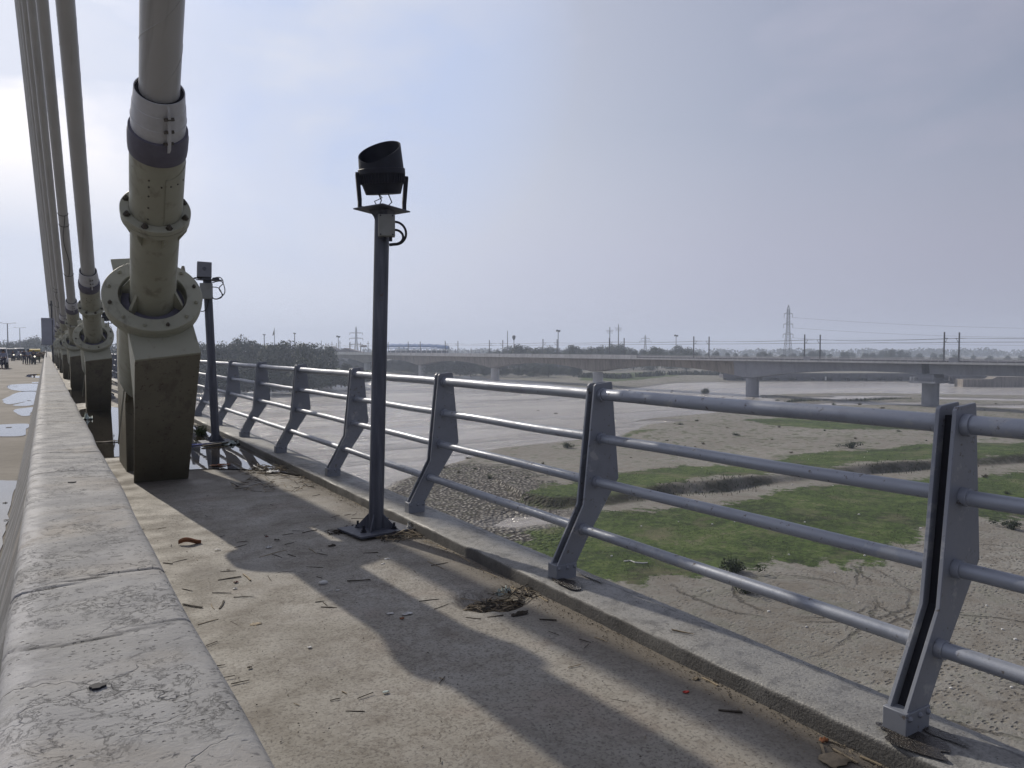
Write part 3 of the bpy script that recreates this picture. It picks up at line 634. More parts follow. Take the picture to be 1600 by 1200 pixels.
# ------------------------------------------------------------------ stay cable anchorages
def anchorage():
    root = thing('stay_cable', (1.02, 8.8, 0), 'nearest thick grey stay cable rising from its olive steel anchorage box', 'stay cable', 'stay cables anchored along the walkway')
    a = Vector((-.072, -1, .74)).normalized(); Cc = Vector((-.10, -.5, 1.87))
    e1 = Vector((1, 0, .13)); e1 = (e1-a*e1.dot(a)).normalized(); e2 = a.cross(e1).normalized()
    if e2.z < 0: e2 = -e2
    def P(s, t, h=0): return Cc+e1*s+e2*t+a*h
    # bearing plate
    m = MB(); m.hull8([P(-.28, -.67, -.03), P(.31, -.67, -.03), P(.31, .60, -.03), P(-.28, .60, -.03), P(-.28, -.67, 0), P(.31, -.67, 0), P(.31, .60, 0), P(-.28, .60, 0)])
    m.lathe(Cc, a, [(-.028, 0), (-.028, .44), (.0005, .44), (.0005, 0)], 48)
    m.build('bearing_plate', MT['anch'], root, bevel=.004)
    # front wall, leaning toward the cable
    TL, TR = P(-.28, -.665, -.032), P(.31, -.665, -.032); BL, BR = Vector((-.262, 0, 0)), Vector((.27, 0, 0)); o = Vector((0, .04, -.01))
    m = MB(); m.hull8([BL, BR, BR+Vector((0, .04, 0)), BL+Vector((0, .04, 0)), TL, TR, TR+o*1.5, TL+o*1.5])
    m.build('front_wall', MT['anchd'], root, bevel=.004)
    # side stiffeners of the front wall
    for s, x in ((-1, -.262), (1, .262)):
        q = [P(s*.272+(.03 if s > 0 else 0), -.64, -.035), P(s*.272+(.03 if s > 0 else 0), -.22, -.035), Vector((x*1.02, -.28, .95)), Vector((x, -.335, .58))]
        q = [Vector((p.x, p.y, p.z)) for p in q]
        m = MB(); m.prism(q, (-.025*s, 0, 0)); m.build('side_stiffener', MT['anch'], root, smooth=False)
    # rear leg: two cheeks and a back wall under the upper end of the plate
    U = P(0, .585, -.04); M_ = P(0, .30, -.04)
    side = [(.84, 0), (1.85, 0), (1.85, 1.62), (U.y+.05, U.z-.02), (M_.y, M_.z), (.30, 1.30), (.84, .80)]
    for x in (-.262, .235):
        m = MB(); m.prism([(x, y, z) for y, z in side], (.027, 0, 0)); m.build('rear_cheek', MT['anchd'], root, smooth=False)
    m = MB(); m.prism([(-.233, .86, 0), (-.233, 1.83, 0), (-.233, 1.83, 1.58), (-.233, .3, 1.95), (-.233, .86, .85)], (.466, 0, 0)); m.build('rear_leg', MT['anchd'], root, smooth=False)
    # guide pipe under the plate
    m = MB(); m.lathe(Cc, -a, [(.035, .30), (.9, .325), (1.25, .325), (1.36, .30), (1.44, .22), (1.47, .0)], 36); m.build('anchor_pipe', MT['anch'], root)
    for s in (-1, 1):
        m = MB(); m.prism([Cc-a*1.28+Vector((s*.27, 0, -.12)), Cc-a*1.30+Vector((s*.27, .05, -.16)), Vector((Cc.x+s*.262, .62, .35)), Vector((Cc.x+s*.262, .57, .42))], (.012, 0, 0)); m.build('drip_strip', MT['anch'], root, smooth=False)
    # big flange with a recess
    fl = MB(); fl.lathe(Cc, a, [(.001, .305), (.001, .445), (.052, .448), (.056, .44), (.062, .44), (.066, .452), (.115, .452), (.122, .446), (.122, .311), (.115, .305)], 64, closed=True)
    f = fl.build('base_flange', MT['anch'], root, ang=30)
    for k in range(12):
        an = k*math.pi/6+.15; c = Cc+a*.124+(e1*math.cos(an)+e2*math.sin(an))*.395
        b = MB(); b.lathe(c, a, [(0, .019), (.014, .019), (.018, .013), (.03, .012), (.034, .0)], 6); b.build('bolt', MT['anch'] if k % 3 else MT['bolt'], f)
    for k, an in enumerate((-.55, -2.55, .55, 2.6)):
        m = MB(); dr = e1*math.cos(an)+e2*math.sin(an); tn = a.cross(dr)*.014; p = Cc+dr*.199
        q = [p+a*.004, p+dr*.095+a*.004, p+dr*.088+a*.10, p+dr*.012+a*.26, p+a*.26]
        m.prism([v-tn for v in q], tn*2); m.build('rib', MT['anch'], root, smooth=False)
    m = MB(); m.lathe(Cc, a, [(.002, .209), (.002, .285), (.02, .285), (.045, .215)], 40, closed=True); m.build('recess_liner', MT['darkring'], root)  # added liner ring, dark colour stands for shade in the recess
    # lower tube
    m = MB(); m.lathe(Cc, a, [(.002, .204), (1.19, .204)], 48); m.build('lower_tube', MT['anch'], root)
    # mid flange
    fl = MB(); fl.lathe(Cc, a, [(1.175, .205), (1.175, .278), (1.218, .281), (1.221, .273), (1.226, .273), (1.229, .283), (1.272, .283), (1.276, .278), (1.276, .212)], 56, closed=True)
    f = fl.build('mid_flange', MT['anch'], root, ang=30)
    for k in range(8):
        an = k*math.pi/4+.25; c = Cc+a*1.277+(e1*math.cos(an)+e2*math.sin(an))*.248
        b = MB(); b.lathe(c, a, [(0, .030), (.006, .030), (.006, .022), (.022, .022), (.026, .012), (.04, .011), (.042, .0)], 6); b.build('bolt', MT['bolt'], f)
    for k in range(7):
        m = MB(); an = k*math.pi*2/7+.35; dr = e1*math.cos(an)+e2*math.sin(an); tn = a.cross(dr)*.010; p = Cc+dr*.200
        q = [p+a*1.173, p+dr*.070+a*1.173, p+dr*.070+a*1.13, p+a*.97]; m.prism([v-tn for v in q], tn*2); m.build('gusset', MT['anch'], root, smooth=False)
    # upper tube with its sheet overlap
    m = MB(); m.lathe(Cc, a, [(1.24, .209), (1.97, .209)], 48); ut = m.build('upper_tube', MT['anch'], root)
    # half shell seam
    vs = []; fs = []; sg = 20
    for t, r in ((1.285, .2145), (1.82, .2145), (1.82, .208)):
        for k in range(sg+1):
            an = -1.45+k*(2.2/sg); vs.append(Cc+a*(t+(.03*math.cos(an*2) if t > 1.5 else 0))+(e1*math.cos(an)+e2*math.sin(an))*r)
    for i in range(2):
        for k in range(sg): fs.append((i*(sg+1)+k, i*(sg+1)+k+1, (i+1)*(sg+1)+k+1, (i+1)*(sg+1)+k))
    m = MB(); m.add(vs, fs); m.build('shell', MT['anch'], ut)
    m = MB()
    for t in (1.34, 1.47, 1.60, 1.70, 1.77):
        an = -2.05; c = Cc+a*t+(e1*math.cos(an)+e2*math.sin(an))*.209; m.sphere(c, .009, 6, 4)
    for an in (-1.6, -1.25, -.95, -.6):
        c = Cc+a*1.72+(e1*math.cos(an)+e2*math.sin(an))*.2145; m.sphere(c, .008, 6, 4)
    m.build('rivet', MT['bolt'], ut)
    # band and collar
    m = MB(); m.lathe(Cc, a, [(1.93, .210), (1.93, .219), (1.98, .223), (2.09, .224), (2.11, .220), (2.15, .217), (2.155, .18)], 48, closed=False); m.build('rubber_band', MT['darkring'], root)
    cl = MB(); cl.lathe(Cc, a, [(2.13, .196), (2.26, .202), (2.262, .199), (2.38, .190), (2.382, .187), (2.50, .178), (2.50, .171), (2.40, .165), (2.15, .18)], 48, closed=True)
    c = cl.build('collar', MT['collar'], root, ang=20)
    an = -1.42; dr = e1*math.cos(an)+e2*math.sin(an); tn = a.cross(dr).normalized()
    m = MB(); q = [Cc+a*2.08+dr*.222, Cc+a*2.13+dr*.243, Cc+a*2.28+dr*.236, Cc+a*2.44+dr*.206, Cc+a*2.49+dr*.178, Cc+a*2.08+dr*.18]
    m.prism([v-tn*.010 for v in q], tn*.020); m.build('seam_fin', MT['collar'], c, smooth=False)
    m = MB()
    for t, rr in ((2.17, .217), (2.28, .215), (2.39, .206)):
        m = MB(); m.bar(Cc+a*t+dr*rr-tn*.036, Cc+a*t+dr*rr+tn*.036, .022, .022); m.build('clamp_bolt', MT['bolt'], c, smooth=False)
    m = MB(); m.lathe(Cc, a, [(2.40, .135), (2.485, .168)], 32, closed=False); m.build('cable_seal', MT['gap'], root)
    # sheathed cable and its helical fillets
    L = 88.0; pts = [Cc+a*(1.9+(L-1.9)*i/40) for i in range(41)]
    m = MB(); m.tube(pts, .142, 28); cb = m.build('cable', MT['cable'], root)
    for s in (0, math.pi):
        m = MB(); n = 24*9; m.tube([Cc+a*(2.4+i*9.0/n)+(e1*math.cos(s+i*2*math.pi/24/1.05)+e2*math.sin(s+i*2*math.pi/24/1.05))*.142 for i in range(n)], .0035, 4); m.build('helical_fillet', MT['cable'], cb)
    return root
a0 = anchorage()
ord_ = ['second', 'third', 'fourth', 'fifth', 'sixth', 'seventh', 'eighth', 'ninth', 'tenth', 'eleventh']
for i in range(9):
    c = copy_tree(a0); c.location = (1.0-.04*min(i, 2), 19.4+10.8*i, 0); s = .88; c.scale = (s, s, s)
    c.rotation_euler.z = (-.0145, -.003, .003, .004, .006, .008, .010, .0115, .013)[i]
    c['label'] = ('grey stay cable on an olive anchorage, %s cable away from the camera' % ord_[i])
# thin wires tied to two of the far cables
for (k, t0, t1, rz_, lb) in ((1, 3.5, 6.05, -.003, 'thin black wire tied along the third stay cable'), (3, 3.6, 5.1, .004, 'thin black wire hanging down the fifth stay cable')):
    Rz = Matrix.Rotation(rz_, 3, 'Z'); av = Rz @ Vector((-.072, -1, .74)).normalized(); b = Vector((1.0-.04*min(k, 2), 19.4+10.8*k, 0))+(Rz @ Vector((-.10, -.5, 1.87)))*.88
    lo = Vector((0, -.58, -.81))*.132; sd1 = av.cross(lo).normalized(); pp = [b+av*(t0+(t1-t0)*i/15)+lo+sd1*(.05*math.sin(i*.5)) for i in range(16)]
    m = MB(); m.tube(pp, .008, 6)
    for q in (t0, t1, t1*.83+t0*.17): m.tube([b+av*q+(lo*math.cos(w)+sd1*.132*math.sin(w)) for w in np.linspace(-1.5, 1.5, 9)], .008, 6)
    tag(m.build('tied_wire', MT['wire']), lb, 'wire')
# ------------------------------------------------------------------ floodlight poles
def floodpole():
    root = thing('floodlight_pole', (2.135, 5.46, 0), 'tall dark steel pole carrying a round black floodlight, standing on the walkway by the railing', 'floodlight pole')
    lean = Vector((.03, 0, 1)).normalized(); H = 2.42
    m = MB(); m.lathe((0,0,.03), lean, [(0, .0565), (H, .0565)], 28); m.build('pole', MT['pole'], root)
    m = MB(); m.box((0, 0, .022), (.46, .38, .016), rz=R(8)); bp = m.build('base_plate', MT['pole'], root, smooth=False, bevel=.002)
    for k in range(4):
        an = math.pi/4+k*math.pi/2+R(8); d = Vector((math.cos(an), math.sin(an), 0)); t = Vector((-d.y, d.x, 0))*.005
        m = MB(); q = [d*.05+Vector((0,0,.03)), d*.155+Vector((0,0,.03)), d*.15+Vector((0,0,.045)), d*.05+Vector((0,0,.15))]
        m.prism([v-t for v in q], t*2); m.build('gusset', MT['pole'], root, smooth=False)
        an2 = k*math.pi/2+R(40); c = Vector((.17*math.cos(an2), .13*math.sin(an2), .03)); b = MB()
        b.lathe(c, (0,0,1), [(0, .026), (.004, .026), (.004, .0)], 14); b.lathe(c, (0,0,1), [(.004, .017), (.02, .017), (.02, .009), (.05, .009), (.05, 0)], 6); b.build('anchor_bolt', MT['black'], bp)
    top = lean*H
    # mounting plate: flat sheet with two corners bent down and a hollow bracket beneath
    m = MB(); cp = top+Vector((0, 0, .045)); rot = Matrix.Rotation(R(32), 3, 'Z') @ Matrix.Rotation(R(-3), 3, 'X')
    m.box(cp, (.36, .27, .010), M=rot); m.build('mounting_plate', MT['pole'], root, smooth=False, bevel=.002)
    m = MB(); m.lathe(top+Vector((0, 0, -.04)), (0, 0, 1), [(0, .058), (.03, .07), (.078, .11)], 4); m.build('plate_bracket', MT['pole'], root, smooth=False)
    # junction box facing the camera
    fd = Vector((-.36, -.93, 0)).normalized(); sdv = Vector((.93, -.36, 0)).normalized(); jc = top+Vector((0, 0, -.085))+fd*.085+sdv*.03
    Mj = Matrix((sdv, -fd, Vector((0,0,1)))).transposed()
    m = MB(); m.box(jc, (.125, .07, .165), M=Mj); jb = m.build('junction_box', MT['jbox'], root, smooth=False, bevel=.006)
    m = MB(); m.box(jc+fd*.037, (.118, .006, .158), M=Mj); m.build('box_lid', MT['jbox'], jb, smooth=False, bevel=.004)
    for u, v in ((-.045, .07), (.045, .07), (-.045, -.07), (.045, -.07)): m = MB(); m.sphere(jc+sdv*u+Vector((0,0,v))+fd*.041, .006, 8, 5); m.build('screw', MT['black'], jb)
    for u in (-.02, .03): m = MB(); m.tube([jc+sdv*u+Vector((0,0,-.08)), jc+sdv*u+Vector((0,0,-.115))], .013, 8); m.build('cable_gland', MT['black'], jb)
    for (z0, z1, rr) in ((.03, -.14, .075), (-.03, -.135, .055)):
        m = MB(); pts = []
        for i in range(17):
            t = i/16; an = math.pi/2-t*math.pi; pts.append(jc+sdv*(.062+rr*math.cos(an)*1.1)+Vector((0, 0, (z0+z1)/2+(z0-z1)/2*math.sin(an)))+fd*.01)
        pts.append(jc+sdv*(.02)+Vector((0,0,z1-.004))); m.tube(pts, .009, 8); m.build('conduit', MT['wire'], root)
    # floodlight
    fh = thing('floodlight', top+Vector((0, 0, .05)), None, None); fh.parent = root; fh.scale = (1.12, 1.12, 1.10)
    for k in ('label', 'category'):
        if k in fh: del fh[k]
    ax = (Vector((0, 0, 1))*.985+Vector((-.13, -.12, 0))).normalized(); c0 = Vector((.01, 0, .105))
    m = MB(); m.lathe(c0, ax, [(0, .0), (0, .118), (.012, .122), (.06, .137), (.065, .140), (.07, .140)], 40)
    m.lathe(c0, ax, [(.07, .146), (.13, .150)], 40)
    m.lathe(c0, ax, [(.13, .155), (.135, .158), (.165, .158), (.17, .153)], 40)
    m.build('lamp_housing', MT['black'], fh, ang=30)
    m = MB()
    e1 = ax.cross(Vector((0,1,0))).normalized(); e2 = ax.cross(e1)
    for k in range(44):
        an = k*2*math.pi/44; d = e1*math.cos(an)+e2*math.sin(an); t = ax.cross(d)*.0035; p = c0+ax*.07+d*.135
        q = [p, p+d*.017, p+d*.022+ax*.062, p+ax*.062]; m.prism([v-t for v in q], t*2)
    m.build('cooling_fin', MT['black'], fh, smooth=False)
    # hood: a tube cut on the slant, high on the far right side, open toward the upper left
    vs = []; n = 48; lowd = Vector((-.80, -.60, 0)).normalized()
    for r in (.150, .143):
        for z in (0, 1):
            for k in range(n):
                an = 2*math.pi*k/n; d = e1*math.cos(an)+e2*math.sin(an); s = .5-.5*d.dot(lowd)
                hgt = .17 if z == 0 else .17+.03+.165*(s**.8)
                vs.append(c0+ax*hgt+d*(r-(.012*s if z else 0)))
    fs = []
    for k in range(n):
        k2 = (k+1) % n; fs += [(k, k2, n+k2, n+k), (2*n+k2, 2*n+k, 3*n+k, 3*n+k2), (n+k, n+k2, 3*n+k2, 3*n+k)]
    m = MB(); m.add(vs, fs); m.build('hood', MT['black'], fh, ang=40)
    m = MB(); m.lathe(c0, ax, [(.20, 0), (.20, .138)], 40); m.build('lens', MT['glass'], fh, ang=30)
    # yoke
    sv = Vector((.98, -.18, 0)).normalized(); m = MB()
    for s in (-1, 1):
        b0 = sv*(s*.152)+Vector((0, 0, .006)); b1 = c0+ax*.12+sv*(s*.166)
        m.bar(b0, b0+Vector((0,0,.05)), .026, .024, sv); m.bar(b0+Vector((0,0,.045)), b1, .026, .026, sv)
        m.tube([b1-sv*(s*.012), b1+sv*(s*.012)], .016, 12)
    m.bar(sv*-.15+Vector((0,0,.008)), sv*.15+Vector((0,0,.008)), .036, .006); m.build('yoke', MT['black'], fh, smooth=False)
    m = MB()
    for q in ([(-.05, -.05, .0), (-.075, -.05, .04), (-.02, -.05, .07), (-.06, -.04, .115)], [(-.06, -.06, .115), (-.03, -.06, .05), (-.05, -.06, 0)], [(.0, -.06, .0), (.045, -.06, .045), (.02, -.05, .11)]):
        m.tube(q, .004, 6)
    m.build('lamp_lead', MT['wire'], fh)
    return root
fp1 = floodpole()
def stubpole():
    root = thing('lamp_pole', (2.138, 11.93, 0), 'dark steel pole with a square box on top and loose wires, standing in a puddle', 'lamp pole')
    lean = Vector((-.032, 0, 1)).normalized(); H = 2.40
    m = MB(); m.lathe((0,0,.03), lean, [(0, .06), (H, .06)], 24); m.build('pole', MT['pole'], root)
    m = MB(); m.box((0, 0, .022), (.44, .40, .016)); m.build('base_plate', MT['pole'], root, smooth=False)
    for k in range(4):
        m = MB(); an = math.pi/4+k*math.pi/2; d = Vector((math.cos(an), math.sin(an), 0)); t = Vector((-d.y, d.x, 0))*.005
        m.prism([v-t for v in (d*.05+Vector((0,0,.03)), d*.16+Vector((0,0,.03)), d*.05+Vector((0,0,.14)))], t*2); m.build('gusset', MT['pole'], root, smooth=False)
    top = lean*H
    m = MB(); m.box(top+Vector((.03, 0, .03)), (.30, .24, .012), rz=R(20)); m.box(top+Vector((.12, 0, .05)), (.09, .07, .03)); m.build('mounting_plate', MT['pole'], root, smooth=False)
    fd = Vector((-.36, -.93, 0)).normalized(); sdv = Vector((.93, -.36, 0)).normalized()
    Mb = Matrix((sdv, -fd, Vector((0,0,1)))).transposed() @ Matrix.Rotation(R(-8), 3, 'X') @ Matrix.Rotation(R(14), 3, 'Z')
    bc = top+Vector((-.04, 0, .165)); m = MB(); m.box(bc, (.20, .16, .23), M=Mb); hb = m.build('head_box', MT['galv'], root, smooth=False, bevel=.008)
    m = MB(); m.lathe(bc+Mb @ Vector((.0, -.079, .01)), Mb @ Vector((0, -1, 0)), [(0, .028), (.008, .026), (.009, .014), (.009, 0)], 16); m.build('lens', MT['glass'], hb)
    jc = top+Vector((0, 0, -.14))+fd*.08; Mj = Matrix((sdv, -fd, Vector((0,0,1)))).transposed()
    m = MB(); m.box(jc, (.17, .08, .23), M=Mj); m.build('junction_box', MT['jbox'], root, smooth=False, bevel=.006)
    loops = [[(-.06, .05), (-.20, .02), (-.22, -.10), (-.18, -.24), (-.14, -.40), (-.13, -.5)], [(.08, -.02), (.22, .0), (.26, -.16), (.16, -.25), (.06, -.24)], [(.08, -.08), (.18, -.10), (.22, -.22), (.12, -.26), (.07, -.20)],
             [(-.05, -.26), (-.12, -.30), (-.14, -.40), (-.06, -.44), (.0, -.40), (.03, -.28)], [(.1, .05), (.2, .06), (.24, -.02), (.18, -.10), (.24, -.2)], [(-.06, .04), (-.16, .05), (-.24, -.03), (-.2, -.15), (-.1, -.18)]]
    for lp in loops:
        pts = [top+sdv*u+Vector((0,0,v))+fd*.09 for u, v in lp]; sm = []
        for i in range(len(pts)-1):
            p0, p1, p2, p3 = pts[max(i-1, 0)], pts[i], pts[i+1], pts[min(i+2, len(pts)-1)]
            for k in range(5):
                t = k/5; sm.append(.5*((2*p1)+(p2-p0)*t+(2*p0-5*p1+4*p2-p3)*t*t+(3*p1-p0-3*p2+p3)*t**3))
        m = MB(); m.tube(sm+[pts[-1]], .007, 6); m.build('loose_wire', MT['wire'], root)
    return root
sp2 = stubpole()
def bare():
    c = copy_tree(fp1); c.location = (2.135, 35.8, 0); c.rotation_euler.z = .3
    c['label'] = 'distant small floodlight pole seen between the two nearest anchorages'
bare()
# ------------------------------------------------------------------ sign board, street lamps
def signboard():
    root = thing('sign_board', (.85, 64, 0), 'large blank grey rear side of a sign board standing on posts behind the far cables', 'sign board')
    z0, z1 = CZ+.26, CZ+2.22
    for x0, x1 in ((-1.08, -.42), (-.34, 1.1)):
        m = MB(); m.box(((x0+x1)/2, 0, (z0+z1)/2), (x1-x0, .04, z1-z0)); m.build('panel', MT['sign'], root, smooth=False)
    for x in (-.82, -.38, .9):
        m = MB(); m.box((x, .06, (z1-.05)/2), (.05, .05, z1)); m.build('post', MT['pole'], root, smooth=False)
    m = MB()
    for z in (z0+.1, z1-.1): m.box((0, -.03, z), (2.2, .03, .05))
    m.build('stiffener', MT['sign'], root, smooth=False)
signboard()
m = MB(); pb = W(83, 55, 0); m.tube([(pb.x, pb.y, -.1), (pb.x, pb.y, 4.9)], .055, 10); m.box((pb.x, pb.y, 4.6), (.22, .2, .16)); m.tube([(pb.x, pb.y, 3.1), (pb.x, pb.y, 3.5)], .09, 10); m.tube([(pb.x, pb.y, 2.1), (pb.x, pb.y, 2.5)], .09, 10)
tag(m.build('cable_pole', MT['wire']), 'thin dark pole with small clamps standing in front of the grey sign board', 'pole')
def street_lamp(px, F, H, label):
    p = W(px, F, ROADZ); root = thing('street_lamp', p, label, 'street lamp', 'street lamps along the road median')
    m = MB(); m.tube([(0,0,0), (0,0,H)], [.20, .12], 12); m.build('pole', MT['galv'], root)
    m = MB(); m.tube([(-1.6, 0, H+.15), (0, 0, H-.1), (1.6, 0, H+.15)], .05, 8); m.build('arm', MT['galv'], root)
    for s in (-1, 1):
        m = MB(); m.box((s*1.85, 0, H+.17), (.8, .32, .13)); m.build('lamp_head', MT['galv'], root, smooth=False, bevel=.03)
street_lamp(13.5, 230, 9.5, 'pale double armed street lamp above the parked jeep at the left edge')
street_lamp(32.5, 330, 11.0, 'farther thin street lamp rising from the trees right of the pale lamp')
# ------------------------------------------------------------------ railway viaduct
def VP(n, side=0, z=0.0):                 # along-bridge station n (43.8 m units), side = metres away from camera side
    F = 193+36*n; Lr = 113-25*n; return FL(F+side*25/43.8, Lr+side*36/43.8, z)
def viaduct():
    root = thing('railway_viaduct', VP(1.5, 5, ZG), 'long concrete railway viaduct with arched haunches crossing the river on round piers', 'railway bridge'); o = root.location.copy()
    def add(mb, name, mat, par=root, **k):
        mb.v = [tuple(Vector(v)-o) for v in mb.v]; return mb.build(name, MT[mat], par, **k)
    ztop = CZ-3.55                         # deck top; handrail top 1.1 above
    piers = [-2.2, -1.0, .187, 1.5, 3.26, 5.02, 6.78, 8.54, 10.3]
    def depth(n):
        if n < .187: return 2.7
        if n < 1.5: t = (n-.187)/1.313; return 2.4+3.3*max(0, (t-.25)/.75)**2.2+.3*max(0, 1-t/.2)
        for a, b in zip(piers[3:-1], piers[4:]):
            if a <= n <= b: t = abs((n-a)/(b-a)*2-1); return 2.5+3.1*t**2.1
        return 3.0
    def girder(n0, n1, mat, nm):
        st = np.linspace(n0, n1, max(4, int((n1-n0)*14))); m = MB(); pr = 8
        for n in st:
            d = depth(n)+.45; zt = ztop-.45
            for s, z in ((0, ztop), (0, zt), (1.9, zt-.12), (2.4, ztop-d), (7.6, ztop-d), (8.1, zt-.12), (10, zt), (10, ztop)): m.v.append(tuple(VP(n, s, z)))
        k = len(st)
        for i in range(k-1):
            for j in range(pr): m.f.append((i*pr+j, i*pr+(j+1) % pr, (i+1)*pr+(j+1) % pr, (i+1)*pr+j))
        m.f.append(tuple(range(pr))); m.f.append(tuple((k-1)*pr+j for j in range(pr))[::-1]); return add(m, nm, mat, ang=25)
    girder(-3.2, .165, 'conc_blue', 'girder'); girder(.21, 1.62, 'conc_blue', 'girder'); girder(1.622, 11.5, 'conc_brown', 'girder')
    # edge strip, standing 5 cm proud
    m = MB()
    for s0, s1 in ((-.25, -.003), (10.003, 10.25)):
        a, b, c, d = VP(-3.2, s0), VP(-3.2, s1), VP(11.5, s1), VP(11.5, s0)
        for z0, z1 in ((ztop-.42, ztop+.12),): m.hull8([Vector((q.x, q.y, z0)) for q in (a, b, c, d)]+[Vector((q.x, q.y, z1)) for q in (a, b, c, d)])
    add(m, 'edge_beam', 'conc_pale', smooth=False)
    # near: post and rail; far: solid parapet
    m = MB()
    for zz in (1.15, .8, .45): m.bar(VP(-3.2, .05, ztop+zz), VP(2.6, .05, ztop+zz), .05, .06)
    for i in range(0, 128): m.bar(VP(-3.2+i*.0457, .05, ztop+.12), VP(-3.2+i*.0457, .05, ztop+1.15), .05, .05)
    m.bar(VP(-3.2, 9.9, ztop+1.15), VP(11.5, 9.9, ztop+1.15), .05, .08); m.bar(VP(-3.2, 9.9, ztop+.6), VP(11.5, 9.9, ztop+.6), .05, .5)
    add(m, 'railing', 'conc_pale', smooth=False)
    m = MB(); m.bar(VP(2.62, .0, ztop+.65), VP(11.5, .0, ztop+.65), .12, 1.05); add(m, 'parapet_wall', 'conc_pale', smooth=False)
    m = MB()
    for i in range(30): m.bar(VP(2.62+i*.305, -.1, ztop+.1), VP(2.62+i*.305, -.1, ztop+1.25), .18, .08)
    add(m, 'parapet_rib', 'conc_brown', smooth=False)
    m = MB(); m.bar(VP(-3.2, 5, ztop+.2), VP(11.5, 5, ztop+.2), 7, .5); add(m, 'track_bed', 'conc_dark', smooth=False)
    for n in (.0, .96): 
        m = MB(); m.bar(VP(n-.02, -.02, ztop+.6), VP(n+.03, -.02, ztop+.6), .2, 1.25); add(m, 'mast_plinth', 'conc_blue', smooth=False)
    for i, n in enumerate(piers):
        d = depth(n if n > .2 else 0)+.45; c = VP(n, 5, 0); zt = ztop-d-.02
        m = MB(); r = 2.1; m.lathe((c.x, c.y, ZG-1.5), (0,0,1), [(0, r), (zt-ZG+1.5-(2.4 if i <= 2 else 0), r)], 28)
        pr = add(m, 'pier', 'conc_blue' if n < 1.6 else 'conc_pale')
        if i <= 2:
            dd = (VP(1, 0)-VP(0, 0)).normalized(); ps = (VP(0, 1)-VP(0, 0)).normalized(); M3 = Matrix((dd, ps, Vector((0,0,1)))).transposed()
            m = MB(); m.box((c.x, c.y, zt-2.15), (7.0, 9.5, .5), M=M3); m.box((c.x, c.y, zt-1.0), (4.2, 5.6, 1.75), M=M3)
            for k in range(13):
                for s in (-1, 1): m.box(Vector((c.x, c.y, zt-1.35))+ps*(s*4.6)+dd*(-3.3+k*.55), (.10, .10, 1.1), M=M3)
            for k in range(16): m.box(Vector((c.x, c.y, zt-1.35))-dd*3.35+ps*(-4.5+k*.6), (.10, .10, 1.1), M=M3)
            for s in (-1, 1): m.box(Vector((c.x, c.y, zt-.82))+ps*(s*4.6), (6.8, .12, .10), M=M3)
            m.box(Vector((c.x, c.y, zt-.82))-dd*3.35, (.12, 9.2, .10), M=M3); add(m, 'pier_cap', 'conc_blue', pr, smooth=False)
    return ztop
ZV = viaduct()
# catenary masts in pairs
def mast_proto():
    root = thing('catenary_mast', (0, 0, 0), '', 'catenary mast', 'catenary masts along the railway viaduct')
    m = MB(); m.box((0, 0, 3.95), (.26, .30, 7.9)); m.build('mast_post', MT['mast'], root, smooth=False)
    m = MB(); m.tube([(0, .1, 6.3), (0, 1.9, 6.3)], .06, 6); m.tube([(0, .1, 5.0), (0, 1.7, 6.25)], .055, 6); m.tube([(0, .1, 5.0), (0, .7, 5.35), (0, 2.2, 5.25)], .055, 6); m.build('cantilever', MT['mast'], root)
    m = MB(); m.box((0, -.15, 3.0), (.5, .3, .18)); m.build('bracket', MT['mast'], root, smooth=False)
    return root
m0 = mast_proto(); first = True
psv = (VP(0, 1)-VP(0, 0)).normalized(); rzv = math.atan2(-psv.x, psv.y)
names = ['first', 'second', 'third', 'fourth', 'fifth', 'sixth', 'seventh', 'eighth', 'ninth', 'tenth', 'eleventh', 'twelfth']
for i in range(11):
    n = i+(.07 if i == 0 else 0)
    for side in (0, 1):
        c = m0 if first else copy_tree(m0); first = False
        p = VP(n, 1.0 if side == 0 else 9.0, ZV); c.location = p; c.rotation_euler.z = rzv+(math.pi if side else 0)
        c['label'] = 'catenary mast on the %s edge of the railway viaduct, %s pair counted from the right' % (('near', 'far')[side], names[i])
for side, sgn in ((0, 1), (1, -1)):
    for zz, nm in ((6.3, 'upper'), (5.25, 'lower')):
        m = MB(); s = (1.0 if side == 0 else 9.0)+sgn*(1.9 if zz > 6 else 2.2)
        for i in range(-3, 11):
            pts = [VP(i+k/6+.0, s, ZV+zz-(.35 if zz > 6 else .05)*math.sin(math.pi*k/6)) for k in range(7)]; m.tube(pts, .035, 4, cap=False)
        tag(m.build('overhead_wire', MT['mast']), '%s overhead wire over the %s track of the railway viaduct' % (nm, ('near', 'far')[side]), 'wire', 'overhead wires above the railway')
